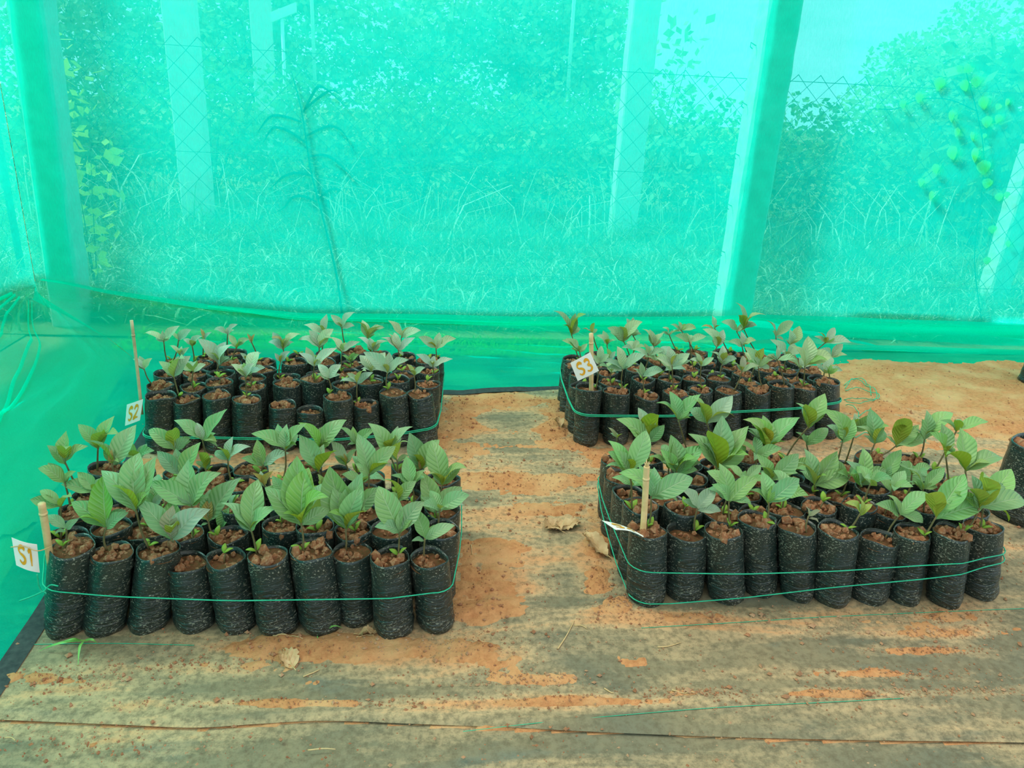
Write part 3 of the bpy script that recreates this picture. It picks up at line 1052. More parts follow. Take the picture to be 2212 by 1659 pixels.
def bag_mesh(dx, dy, h, r, seed):
    """soft polythene bag: pinched foot, bulging wrinkled body, open rim above the soil"""
    rg = np.random.default_rng(seed)
    n = 26
    ts = np.array([0.0, 0.0, 0.015, 0.05, 0.10, 0.16, 0.23, 0.30, 0.38, 0.46, 0.54, 0.62, 0.70, 0.78, 0.86, 0.92, 0.97, 1.0])
    ph = rg.uniform(0, 6.28, 6)
    rim = 0.0028 * np.sin(np.arange(n) / n * 2 * np.pi * 2 + ph[0]) + 0.002 * np.sin(np.arange(n) / n * 2 * np.pi * 3 + ph[1])
    V = []
    ang = np.arange(n) / n * 2 * np.pi
    sq = 1 + 0.035 * np.cos(4 * ang + ph[2] * 0.2) + 0.04 * np.cos(2 * ang + ph[3])
    for k, t in enumerate(ts):
        if k == 0:
            rad = 0.25
        else:
            rad = 0.84 + 0.16 * min(1, (t / 0.10)) ** 0.5
            rad *= 1 + 0.035 * math.sin(t * 3.0 + ph[4])
            if t > 0.86:
                rad *= 1 - 0.02 * (t - 0.86) / 0.14
        wr = 0.022 * rg.normal(size=n) * (1.0 if 0 < t < 0.5 else 0.5)
        wr = (wr + np.roll(wr, 1) + np.roll(wr, -1)) / 2
        ring = (0.03 * math.sin(t * 38 + ph[5]) * max(0, 0.45 - t))
        for j in range(n):
            rr_ = r * rad * sq[j] * (1 + wr[j] + ring)
            V.append((dx * t + rr_ * math.cos(ang[j]), dy * t + rr_ * math.sin(ang[j]), h * t + (rim[j] * max(0, (t - 0.86) / 0.14) if t > 0.86 else 0)))
    Fc = grid_faces(len(ts), n, True)
    Fc.append(tuple(range(n))[::-1])
    # inside of the mouth
    m = len(ts)
    last = V[-n:]
    for (s, dz) in ((0.965, 0.0005), (0.95, -0.012), (0.94, -0.034)):
        for j in range(n):
            p = last[j]
            V.append((dx + (p[0] - dx) * s, dy + (p[1] - dy) * s, p[2] + dz))
    for a in range(3):
        o1, o2 = (m - 1 + a) * n, (m + a) * n
        for j in range(n):
            k = (j + 1) % n
            Fc.append((o1 + j, o1 + k, o2 + k, o2 + j))
    return V, Fc


def soil_disc(seed):
    rg = np.random.default_rng(seed)
    V = [(0, 0, 0.004)]
    n, m = 18, 5
    for i in range(1, m + 1):
        for j in range(n):
            a = 2 * math.pi * j / n
            r = i / m
            x, y = r * math.cos(a), r * math.sin(a)
            V.append((x, y, 0.16 * float(fbm(x * 1.6 + seed, y * 1.6, seed, 3)) * (1.2 - r * 0.4) + 0.03 * rg.normal()))
    Fc = [(0, 1 + j, 1 + (j + 1) % n) for j in range(n)]
    for i in range(m - 1):
        for j in range(n):
            k = (j + 1) % n
            Fc.append((1 + i * n + j, 1 + (i + 1) * n + j, 1 + (i + 1) * n + k, 1 + i * n + k))
    return mesh('soil', V, Fc)


ICO = None


def ico():
    global ICO
    if ICO is None:
        p = (1 + 5 ** 0.5) / 2
        v = np.array([(-1, p, 0), (1, p, 0), (-1, -p, 0), (1, -p, 0), (0, -1, p), (0, 1, p), (0, -1, -p), (0, 1, -p), (p, 0, -1), (p, 0, 1), (-p, 0, -1), (-p, 0, 1)], float)
        v /= np.linalg.norm(v[0])
        f = [(0, 11, 5), (0, 5, 1), (0, 1, 7), (0, 7, 10), (0, 10, 11), (1, 5, 9), (5, 11, 4), (11, 10, 2), (10, 7, 6), (7, 1, 8), (3, 9, 4), (3, 4, 2), (3, 2, 6), (3, 6, 8), (3, 8, 9), (4, 9, 5), (2, 4, 11), (6, 2, 10), (8, 6, 7), (9, 8, 1)]
        ICO = (v, f)
    return ICO


def clod_mesh(seed, n):
    rg = np.random.default_rng(seed)
    v0, f0 = ico()
    parts = []
    for _ in range(n):
        a, r = rg.uniform(0, 6.28), rg.uniform(0, 0.85) ** 0.6
        s = min(0.09 * rg.lognormal(0.3, 0.6), 0.36)
        v = v0 * s * rg.uniform(0.7, 1.25, (12, 1)) * rg.uniform(0.7, 1.3, 3)
        parts.append((v + np.array([r * math.cos(a), r * math.sin(a), s * 0.45]), f0))
    v, f = join(parts)
    return mesh('clods', v, f, False)


SOILS = [soil_disc(s) for s in range(8)]
for m_ in SOILS:
    m_.materials.append(M['soil'])
CLODS = [clod_mesh(s, 14 + 7 * (s % 4)) for s in range(10)]
for m_ in CLODS:
    m_.materials.append(M['clod'])


def leaf_mesh(bend, tipdroop, cup, twist, wob, seed):
    nu, nv = 13, 9
    V, UV = [], []
    rg = random.Random(seed)
    ph = rg.uniform(0, 6)
    # curved midrib in the local YZ plane, normalised so that base-to-tip runs along +Y with length 1
    th, pts = bend, [(0.0, 0.0)]
    for i in range(1, nu):
        t = i / (nu - 1)
        ang = bend * (1 - 2 * t) - tipdroop * max(0, t - 0.6) * 2
        pts.append((pts[-1][0] + math.cos(ang), pts[-1][1] + math.sin(ang)))
    ex, ez = pts[-1]
    L = math.hypot(ex, ez)
    a0 = math.atan2(ez, ex)
    for i in range(nu):
        t = i / (nu - 1)
        y = (pts[i][0] * math.cos(-a0) - pts[i][1] * math.sin(-a0)) / L
        z = (pts[i][0] * math.sin(-a0) + pts[i][1] * math.cos(-a0)) / L
        tt = max(0.0, min(1.0, (t - 0.05) / 0.95))
        w = 0.5 * (math.sin(math.pi * tt ** 0.84) ** 0.98 if 0 < tt < 1 else 0.0)
        w = max(w, 0.022 if t < 0.2 else 0.004)
        for j in range(nv):
            s = (j / (nv - 1) - 0.5) * 2
            corr = 0.010 * math.cos(2 * math.pi * 9.5 * (t - abs(s) * 0.21)) * (1 - abs(s) ** 4) * (w / 0.5)
            edge_ = wob * math.sin(t * 11 + ph + (1.7 if s > 0 else 0)) * s * s * w
            tw = twist * t * s * w
            V.append((s * w * (1 - 0.15 * cup * abs(s)), y, z + cup * w * abs(s) ** 1.3 * 0.6 + corr * 0.5 + edge_ + tw))
            UV.append((t, j / (nv - 1)))
    me = mesh('leaf', V, grid_faces(nu, nv), True, UV)
    me.materials.append(M['leaf'])
    return me


LEAVES = [leaf_mesh(0.28, 0.3, 0.35, 0.1, 0.06, 1), leaf_mesh(0.45, 0.5, 0.25, -0.2, 0.08, 2), leaf_mesh(0.18, 0.15, 0.45, 0.15, 0.07, 3), leaf_mesh(0.6, 0.8, 0.2, 0.2, 0.09, 4), leaf_mesh(0.32, 0.9, 0.3, -0.25, 0.05, 5), leaf_mesh(0.10, 0.1, 0.55, 0.0, 0.10, 6)]


def cot_mesh():
    v0, f0 = ico()
    V = [(p[0] * 0.55, p[1] * 1.0 + 0.9, p[2] * 0.22 + 0.35 * (p[1] * 0.5 + 0.5) ** 2) for p in v0]
    nu, nv = 7, 8
    V = []
    for i in range(nu):
        t = i / (nu - 1)
        r = max(0.06, math.sin(math.pi * min(0.97, max(0.03, t))) ** 0.7)
        for j in range(nv):
            a = 2 * math.pi * j / nv
            V.append((0.55 * r * math.cos(a), 2 * t, 0.22 * r * math.sin(a) + 0.5 * t - 0.55 * t ** 3))
    Fc = grid_faces(nu, nv, True) + [tuple(range(nv))[::-1], tuple((nu - 1) * nv + j for j in range(nv))]
    me = mesh('cotyledon', V, Fc)
    me.materials.append(M['cotyledon'])
    return me


COT = cot_mesh()
PALETTE = {'S1': (0.25, 0.45, 0.20), 'S2': (0.47, 0.61, 0.46), 'S3': (0.36, 0.53, 0.34), 'S4': (0.245, 0.475, 0.195)}
TINT = {'b': (0.19, 0.46, 0.05), 'y': (0.40, 0.44, 0.04), 'o': (0.58, 0.28, 0.07), 'p': (0.44, 0.54, 0.42), 'd': (0.20, 0.38, 0.22), 'r': (0.40, 0.30, 0.22)}

BAGS = []      # dicts
for blk, fr in FRONT.items():
    n0 = []
    for (a, b, c_, e) in fr:
        foot = at_z(c_, e)
        top = at_y(a, b, foot[1])
        n0.append((foot, top))
    for r in range(5):
        for c_ in range(10):
            foot, top = n0[c_]
            rg = random.Random(hash((blk == 'S1', blk == 'S2', blk == 'S3', r, c_)) % 99991)
            if r == 0:
                fx, fy = foot[0], foot[1] + RB
                dx, h = top[0] - foot[0], top[2]
            else:
                mx = np.mean([q[0][1] for q in n0])
                sl = (n0[9][0][1] - n0[0][0][1]) * (c_ - 4.5) / 9
                fx = 0.5 * (foot[0] + top[0]) + rg.uniform(-0.006, 0.006)
                if blk in ('S1', 'S2'):
                    fx += (-0.012 * r * (5 - c_) / 5 if c_ < 5 else 0.006 * r * (c_ / 9))
                if blk == 'S1':
                    fx -= 0.030 * (9 - c_) / 9
                fy = mx + sl + RB + r * DY + rg.uniform(-0.005, 0.005)
                dx, h = rg.uniform(-0.012, 0.012), rg.uniform(0.195, 0.235)
            dx = max(-0.05, min(0.05, dx))
            fz = 0.0
            BAGS.append(dict(blk=blk, r=r, c=c_, x=fx, y=fy, dx=dx, dy=rg.uniform(-0.006, 0.006), h=h, rad=RB * rg.uniform(0.96, 1.03), seed=rg.randrange(10 ** 6), plant=None, cot=None))
for b in BAGS:
    b['sink'] = 0.016 if b['r'] else 0.012
    rg = random.Random(b['seed'])
    b['sink'] = rg.choice([0.006, 0.008, 0.011, 0.014, 0.02]) if b['r'] == 0 else rg.choice([0.006, 0.010, 0.016, 0.026])
    b['soil'] = np.array([b['x'] + b['dx'], b['y'] + b['dy'], b['h'] - b['sink']])
    b['pp'] = proj(b['soil'])

# seedlings read off the photograph: crop origin and scale, then lines
#   base x y | node x y | leaf tips: x y depth-lean flag
CROPS = {'A': (0, 850, 2.86, 'S1'), 'B': (500, 850, 2.86, 'S1'), 'C': (250, 650, 2.949, 'S2'), 'D': (1150, 630, 2.949, 'S3'), 'E': (1270, 830, 3.19, 'S4'), 'F': (1720, 830, 3.19, 'S4')}
NOTES = '''
A@0 395 960|410 835|295 750 .3 d;485 775 .1 d;340 870 -.3 d
A@1 660 960|655 825|640 500 .45 b;440 670 .3;795 735 .1;475 775 -.3 b
A@2 880 950|840 715|862 365 .5;965 390 .4;625 475 .35;690 570 -.4 b;930 610 .1 b
A@3 1085 1050|1062 895|1060 645 .5;832 655 .15;1300 715 .1 p;1062 825 -1.4 y;1070 690 .2 r
A 400 560|402 425|410 230 .45;545 325 .25;290 320 0;408 345 -1 y
A 385 640|400 550|295 428 .35;235 462 0;425 500 .4;470 480 .2
A 375 740|372 692|248 598 .3;185 655 0;445 638 -.5 y
A 600 480|605 335|482 190 .35;708 138 .4;628 235 -.5 y;735 252 -.4 y
A 690 600|692 432|548 292 -.3;650 308 .4;842 193 .45;735 425 -.6 y;690 345 .2 o
A 600 690|592 605|478 485 .3;378 562 0;590 560 -.8 y;640 520 .3
A 1195 900|1185 690|1165 405 .5;928 545 .2;1368 490 .1;1080 610 .3 d;1290 640 -.2
A 1290 900|1285 785|1300 590 .4 d;1490 520 .15;1240 820 -.2;1390 690 .2 d;1302 640 .2 o
A 1250 480|1250 285|1075 165 .1;1215 180 .4 p;1405 95 .3;1345 330 -.3;1340 300 -.5 y
A 1080 520|1078 350|918 225 .2;1065 225 -.5 y;1180 270 .3;1030 240 .3 p
A 1110 610|1118 510|970 355 .3 d;1085 340 .5 d;1240 300 .3
A 1430 500|1408 405|1440 265 .4 p;1340 335 -.6 y;1550 330 0 p
A 1270 530|1268 462|1220 365 -.4 y;1320 395 -.3 y;1300 380 .4
A 940 800|950 690|880 600 .2;1022 612 .2 p;950 570 .5
A 1440 840|1430 800|1360 850 -.2;1450 790 -.3 b
B@5 130 990|120 838|165 530 .5;-65 675 .2;292 705 .1;205 782 -.4;0 690 .3
B@6 440 980|430 800|405 385 .45;478 458 .45 b;205 580 .3;318 742 -.6 b;600 640 -.35 b
B@7 705 970|705 830|605 448 .4;640 552 .4;808 485 .3;835 652 .2;838 728 -.4 y;598 735 -.3 b;815 570 .2
B@8 1035 1000|1040 855|908 572 .4;883 825 -.2;1142 760 .1;1192 668 .3;1060 700 .4
B@9 1190 1010|1195 895|1122 700 .2;1382 815 .1;1112 912 -.4
B 1260 790|1262 728|1178 488 .5;1425 578 .3;1442 695 0 p;1168 640 -.2
B 1290 690|1300 562|1240 288 .5;1430 435 .2;1455 462 -.3 y;1218 500 -.6 y
B 1180 570|1172 470|1098 240 .35 d;1285 285 .3;1165 360 .2 o;1110 380 -.4 b
B 1120 700|1112 562|1080 385 .5;985 505 .1;1200 470 .2
B 1035 850|1030 660|938 535 -.3 y;1142 540 .2;1098 660 -.3 y
B 855 690|850 495|778 248 .45;1015 325 .3;763 430 0;978 435 -.4 b
B 985 500|985 395|888 280 .2 p;1028 200 .5 p;843 183 .1;1122 205 .1;1005 275 -.6 y
B 1030 520|1022 410|1092 300 -.3 y;960 340 .3
B 710 520|706 432|613 290 .3 p;778 340 .3;650 388 -.6 y;694 370 .2 o
B 770 480|770 312|658 213 .2;750 203 .5;892 225 .1;715 322 -.2
B 560 420|548 332|413 180 -.2 b;570 203 .5;712 163 .2;605 300 -.7 b
B 545 560|536 472|418 253 .3;572 312 .4;657 353 -.35 b;453 440 -.2 b
B 330 440|332 342|122 248 .1;285 188 .5;342 188 .35;468 183 .1;402 320 -.5 b
B 200 540|197 442|158 283 .5;58 403 0;358 368 .1 p;275 435 -.2
B 215 670|200 560|130 490 -.2 o;257 478 -.2 o;180 478 .3 p
B 330 760|330 625|205 582 .1;250 508 .2
B 560 680|560 575|533 497 -.2 y;588 517 -.2 y
C@1 380 620|370 482|275 385 .2;477 350 .2;440 368 -.6 y;400 350 .3 p
C@3 835 620|826 482|733 405 .1;882 398 .2 p;928 440 0;815 393 .5 b;760 440 -.3 b
C@6 1360 590|1355 492|1288 405 .2;1437 405 .2;1283 462 0;1432 470 -.2
C@7 1535 620|1535 518|1423 522 0;1597 448 -.6 y;1640 455 .1;1470 460 .3
C@8 1735 570|1730 458|1578 325 .1;1742 325 .5;1867 375 .1;1700 408 -.6 y
C@9 1905 580|1900 472|1853 405 .2 y;1972 425 .2;1880 440 -.5 y
C 178 500|180 432|110 370 .2;232 365 .2;150 350 .5
C 660 470|656 402|523 240 .3;702 260 .4;747 280 .1;590 330 -.3 y;640 300 .3
C 1265 530|1265 412|1213 293 .4;1412 300 .1;1165 330 0;1300 375 -.6 y
C 1490 440|1495 382|1438 350 .1 b;1552 340 .1 b;1520 328 .4 b;1500 370 -.6 b
C 1440 460|1440 322|1373 230 .3;1557 260 .1;1436 270 .4 b
C 1645 440|1640 312|1538 235 .2;1615 233 .4;1742 262 .1;1700 262 -.4 y
C 2025 490|2020 412|1912 340 .1;2030 350 .5;2148 370 0;2015 395 -1 y
C 1800 440|1800 312|1738 210 .3;1775 200 .4;1908 233 .2;1688 235 .1;1830 350 -.2
C 2045 350|2040 302|1928 230 .1;2062 200 .5;2168 240 .1;1985 270 -.4 o
C 1605 290|1600 232|1530 135 -.3 y;1570 122 .4;1705 160 -.4 y;1712 170 .1
C 1825 250|1822 225|1735 125 .1;1870 165 .4;1945 190 0
C 1440 290|1440 167|1370 88 .3;1528 73 .2;1522 160 0;1400 140 -.4 y
C 1325 300|1328 205|1345 83 .5 p;1278 158 -.6 y;1198 152 .1
C 1300 360|1296 292|1230 185 .4;1387 178 .3;1162 250 0;1378 240 -.4 y
C 1070 380|1066 302|1000 198 .4;1183 213 .2;972 263 .1;1112 225 -.4 y;990 235 -.4 o
C 1050 440|1050 388|1013 333 .2 p;1112 322 .2;1062 345 -.6 o
C 835 420|835 378|793 330 .2 p;927 330 .1 p;830 355 -.7 o
C 865 330|865 262|838 208 .2 o;887 208 .2 o
C 770 350|770 292|718 213 .4;853 245 .1;812 258 -.5 b;715 285 0
C 490 350|486 283|430 245 .1;522 218 .4;490 252 -1 y;555 225 .1
C 400 320|400 248|345 200 .1;482 183 .2;432 178 .4
C 305 330|305 252|178 210 .1;300 188 .4;407 158 .2;335 240 -.5
C 415 390|410 342|343 285 .2;422 288 .4;468 295 .1;410 315 -.8 y
C 570 300|565 242|540 175 .3 o;612 200 .1
C 715 260|712 212|625 185 .1;715 168 .4 p;777 148 .1 p
D@0 410 600|425 452|440 345 .4;490 400 .2;380 400 .1
D@1 570 620|575 492|540 348 .4;722 403 .1;477 482 0;440 450 .1;640 478 -.4 b
D@2 695 640|700 537|690 448 .3;832 500 .1;638 490 .2
D@3 880 610|890 472|865 348 .4 p;788 420 .1;1003 393 .2;932 400 -.5 y;1008 440 0
D@4 1065 610|1075 472|1033 388 .4;1157 420 .2;1000 435 0;1060 440 -.5
D@5 1330 610|1335 502|1342 408 .5 r;1268 458 0;1453 480 0;1340 480 -.8 y
D 1200 560|1210 457|1215 343 .4 p;1228 388 -.6 y;1133 383 .1;1303 430 .1
D@6 1440 590|1440 472|1398 368 .3;1478 358 -.35 y;1543 430 .1;1350 350 .2;1510 490 0
D@7 1565 560|1560 432|1560 348 .4;1692 450 0;1488 410 .1
D@8 1725 610|1735 472|1757 283 .5;1643 343 .1;1882 440 -.35 b;1908 415 .1
D@9 1885 570|1890 522|1858 475 .1 b;1947 490 .1 b;1902 463 .4 b
D 1905 470|1905 412|1818 375 0;1978 333 .2;2008 405 0
D 1865 380|1870 322|1928 230 .4 p;2033 325 0;1882 290 -.7 y;1815 260 .1
D 1640 450|1645 342|1702 218 .5;1640 240 .3;1700 310 -.5 y
D 1545 420|1550 283|1488 183 .3;1663 193 .2;1598 312 -.2
D 1350 330|1345 235|1292 68 .35 d;1312 150 -.4 b;1488 150 -.35 y;1432 220 0;1345 245 -.9 b
D 1330 420|1335 342|1330 253 .4 p;1382 330 -.4 y;1248 318 0;1425 310 0
D 1170 400|1175 352|1168 288 -.6 y;1218 243 .4 p;1085 238 .1
D 1160 300|1160 232|1145 153 .4;1202 215 -.4 y;1075 225 .1 o
D 1300 290|1300 252|1203 193 .2;1390 225 .2
D 1000 380|1000 312|975 263 .4;1108 285 .1;908 280 0;1010 340 -.6 y
D 945 290|945 243|930 188 .4;1043 235 .1;878 210 .1
D 870 320|870 272|828 230 .1;912 250 .1;960 265 -.3 y
D 770 400|770 342|698 238 .3;748 240 .4;842 258 .3;775 330 -.6 y
D 740 470|740 402|712 330 .4;842 370 .1;633 370 0
D 585 370|580 312|550 220 -.3 y;602 215 .4;692 265 .1;702 193 .2;478 230 .1
D 640 330|637 272|600 170 .3 p;642 163 .3 p;697 270 0
D 480 390|475 332|450 248 .5;482 303 -.8 b;408 280 .1;535 310 -.1
D 250 320|250 272|130 123 .2 d;275 138 .4 d;343 143 -.35 b;190 213 -.35 b
D 290 430|300 378|213 298 .2;188 310 0;352 330 .2;300 345 -.5
D 380 300|382 262|396 198 -.35 y;308 240 .1
D 495 520|495 432|475 360 .4 b;530 380 .3
E@0 415 1000|435 770|350 555 .3;213 612 .1;722 645 .1;617 810 -.3;455 570 .4
E@1 735 1010|755 855|638 710 .15 p;882 700 .3 p;918 876 -.2 p
E@2 955 960|970 802|903 543 .4;853 690 .1;1173 650 .2;1127 832 -.3
E@3 1225 970|1245 812|1198 600 .4;1458 650 .2;1103 730 .1;1403 775 -.1;1265 690 .3 b
E 300 890|290 605|402 318 .4;138 388 .3;138 465 .2;272 520 -.5 b;118 570 0
E 610 720|610 602|570 348 .4;602 378 .4;802 420 .2;498 448 .2;778 543 .1;757 592 -.2;748 510 -.5 b
E 420 560|420 402|345 160 .4 p;390 228 .3;243 272 .2;193 238 .1;483 213 -.35 b;492 288 -.4 y;528 280 .1
E 615 420|622 242|563 48 .4;468 130 .1;778 68 .2;712 235 -.3 b
E 820 400|820 265|735 112 -.4 y;998 78 .25 p;688 78 .2;1015 230 -.3 y
E 900 700|890 572|925 215 .4 d;1108 288 .3;830 318 -.25 b;1110 488 -.4 b;690 340 .3;1090 430 .3;780 400 .2 d
E 1225 560|1225 432|1100 233 .2 b;1205 213 .4;1460 228 .2;1165 310 -.3 b;1368 398 -.35 b;1068 243 -.2 y;1230 300 -.5 o
E 1270 780|1265 652|1163 480 .3;1452 478 .2;1458 625 0;1180 570 -.2
E 200 480|200 367|138 298 .2 r;242 343 -.4 y
F@4 70 1020|85 907|62 838 .2 r;167 870 .1 r;155 955 -.3 r
F@5 425 1010|440 892|335 818 .1 y;440 788 .3 y;528 828 .1 y
F@6 690 1020|715 897|625 763 .3;908 750 .2;545 825 0;872 957 -.2
F@7 935 1060|965 912|1162 618 .4;898 755 -.35 y;1288 845 0;1062 830 -.5 y
F@8 1190 1030|1262 852|1162 730 -.3;1208 625 .3 d;1290 640 -.4 y;1568 800 0;1430 712 -.3
F@9 1270 1010|1290 832|1482 583 .4;1462 948 -.3 b;1440 690 .2 d;1200 780 -.4 y
F 110 760|125 692|55 443 .4;283 460 .3;-5 540 .1;212 630 -.6 b;378 630 0
F 440 760|445 692|455 438 .5;580 640 -.6 b;342 530 -.1 d;620 590 .2
F 640 710|600 660|725 450 .3;655 560 -.2;895 662 0;590 560 .3
F 880 880|875 722|1022 573 .3;758 575 .2;820 650 .3;975 712 -.2
F 1160 680|1165 592|1128 298 .5;1412 510 .1;1342 545 -.4 y;1033 488 -.25 b
F 1025 560|1030 492|1000 268 .5;1102 420 -.6 y;918 332 -.1 b
F 870 530|885 372|868 238 .4;1078 198 .2;898 178 .2;982 330 -.4 y
F 985 560|1105 320|1328 260 .1;1098 248 -.4 b;1212 410 0;990 250 .2
F 540 500|545 402|508 168 .4;642 290 -.6 y;408 290 .1;600 350 .2
F 580 470|690 422|768 290 -.4 y;748 233 -.35 y;845 280 .2;898 390 0
F 295 520|320 392|320 310 -.8 y;288 228 .3;397 238 .3;188 178 .1
F 390 460|410 312|400 200 .4 p;442 240 -.6 y;532 200 -.2
F 80 400|85 292|198 63 .3;-5 128 .2;68 138 -.35 y;262 190 0
F 60 480|70 412|-5 330 .2;218 303 .1;168 400 -.3 d;40 340 .3
'''
plants = []
for ln in NOTES.strip().split('\n'):
    hd, nd, lv = ln.split('|')
    k, bx, by = hd.split()
    k, _, col_ = k.partition('@')
    ox, oy, s, blk = CROPS[k]
    px = lambda a, b: np.array([ox + float(a) / s, oy + float(b) / s])
    leaves = []
    for q in lv.split(';'):
        w = q.split()
        leaves.append((px(w[0], w[1]), float(w[2]), w[3] if len(w) > 3 else ''))
    plants.append(dict(col=int(col_) if col_ else None, blk=blk, base=px(bx, by), node=px(*nd.split()), leaves=leaves))
# the bag for every seedling: least total squared pixel distance within a block


def assign(cost):
    n, m = cost.shape
    u, v, p, way = np.zeros(n + 1), np.zeros(m + 1), np.zeros(m + 1, int), np.zeros(m + 1, int)
    for i in range(1, n + 1):
        p[0] = i
        j0 = 0
        mv = np.full(m + 1, 1e18)
        used_ = np.zeros(m + 1, bool)
        while True:
            used_[j0] = True
            i0 = p[j0]
            free = ~used_
            free[0] = False
            cur = cost[i0 - 1] - u[i0] - v[1:]
            upd = free[1:] & (cur < mv[1:])
            mv[1:][upd] = cur[upd]
            way[1:][upd] = j0
            j1 = int(np.argmin(np.where(free, mv, 1e19)))
            d = mv[j1]
            u[p[used_]] += d
            v[used_] -= d
            mv[~used_] -= d
            j0 = j1
            if p[j0] == 0:
                break
        while j0:
            j1 = way[j0]
            p[j0] = p[j1]
            j0 = j1
    return {p[j] - 1: j - 1 for j in range(1, m + 1) if p[j]}


for blk in FRONT:
    for p in plants:
        if p['blk'] == blk and p['col'] is not None:
            [b for b in BAGS if b['blk'] == blk and b['r'] == 0 and b['c'] == p['col']][0]['plant'] = p
    ps = [p for p in plants if p['blk'] == blk and p['col'] is None]
    bs = [b for b in BAGS if b['blk'] == blk and b['r'] > 0]
    cost = np.array([[float((((b['pp'] - p['base']) * np.array([1.0, 1.3])) ** 2).sum()) for b in bs] for p in ps])
    for i, j in assign(cost).items():
        bs[j]['plant'] = ps[i]

BAREFRONT = {('S2', 0, 0), ('S2', 0, 2), ('S2', 0, 5)}


def put_leaf(parent, loc, base, tip, width, color, mi, roll=0.0, tilt=0.0):
    d = Vector(tip - base)
    L = d.length
    d.normalize()
    up = Vector((0, -tilt, 1)).normalized()
    n = up - d * up.dot(d)
    if n.length < 0.08:
        n = Vector((0, -1, 0.2)) - d * Vector((0, -1, 0.2)).dot(d)
    n.normalize()
    x = d.cross(n)
    o = bpy.data.objects.new('leaf', LEAVES[mi % len(LEAVES)])
    COL.objects.link(o)
    o.parent = parent
    R = Matrix((x, d, n)).transposed()
    R = R @ Matrix.Rotation(roll, 3, 'Y')
    S = Matrix.Diagonal((width * L, L, L)).to_4x4()
    o.matrix_basis = Matrix.Translation(Vector(base - loc)) @ R.to_4x4() @ S
    o.color = (*color, 1)
    return o


BLOCKNAME = {'S1': 'S1 block', 'S2': 'S2 block', 'S3': 'S3 block', 'S4': 'twisted-tag block'}


def place_words(b):
    if b['r'] == 0:
        if b['c'] == 0:
            return 'holding the stake of the ' + BLOCKNAME[b['blk']]
        return '%s, %s along in the stake row' % (BLOCKNAME[b['blk']], ORD[b['c']])
    return '%s, %s along in %s row behind stake' % (BLOCKNAME[b['blk']], ORD[b['c']], ROWW[b['r']])


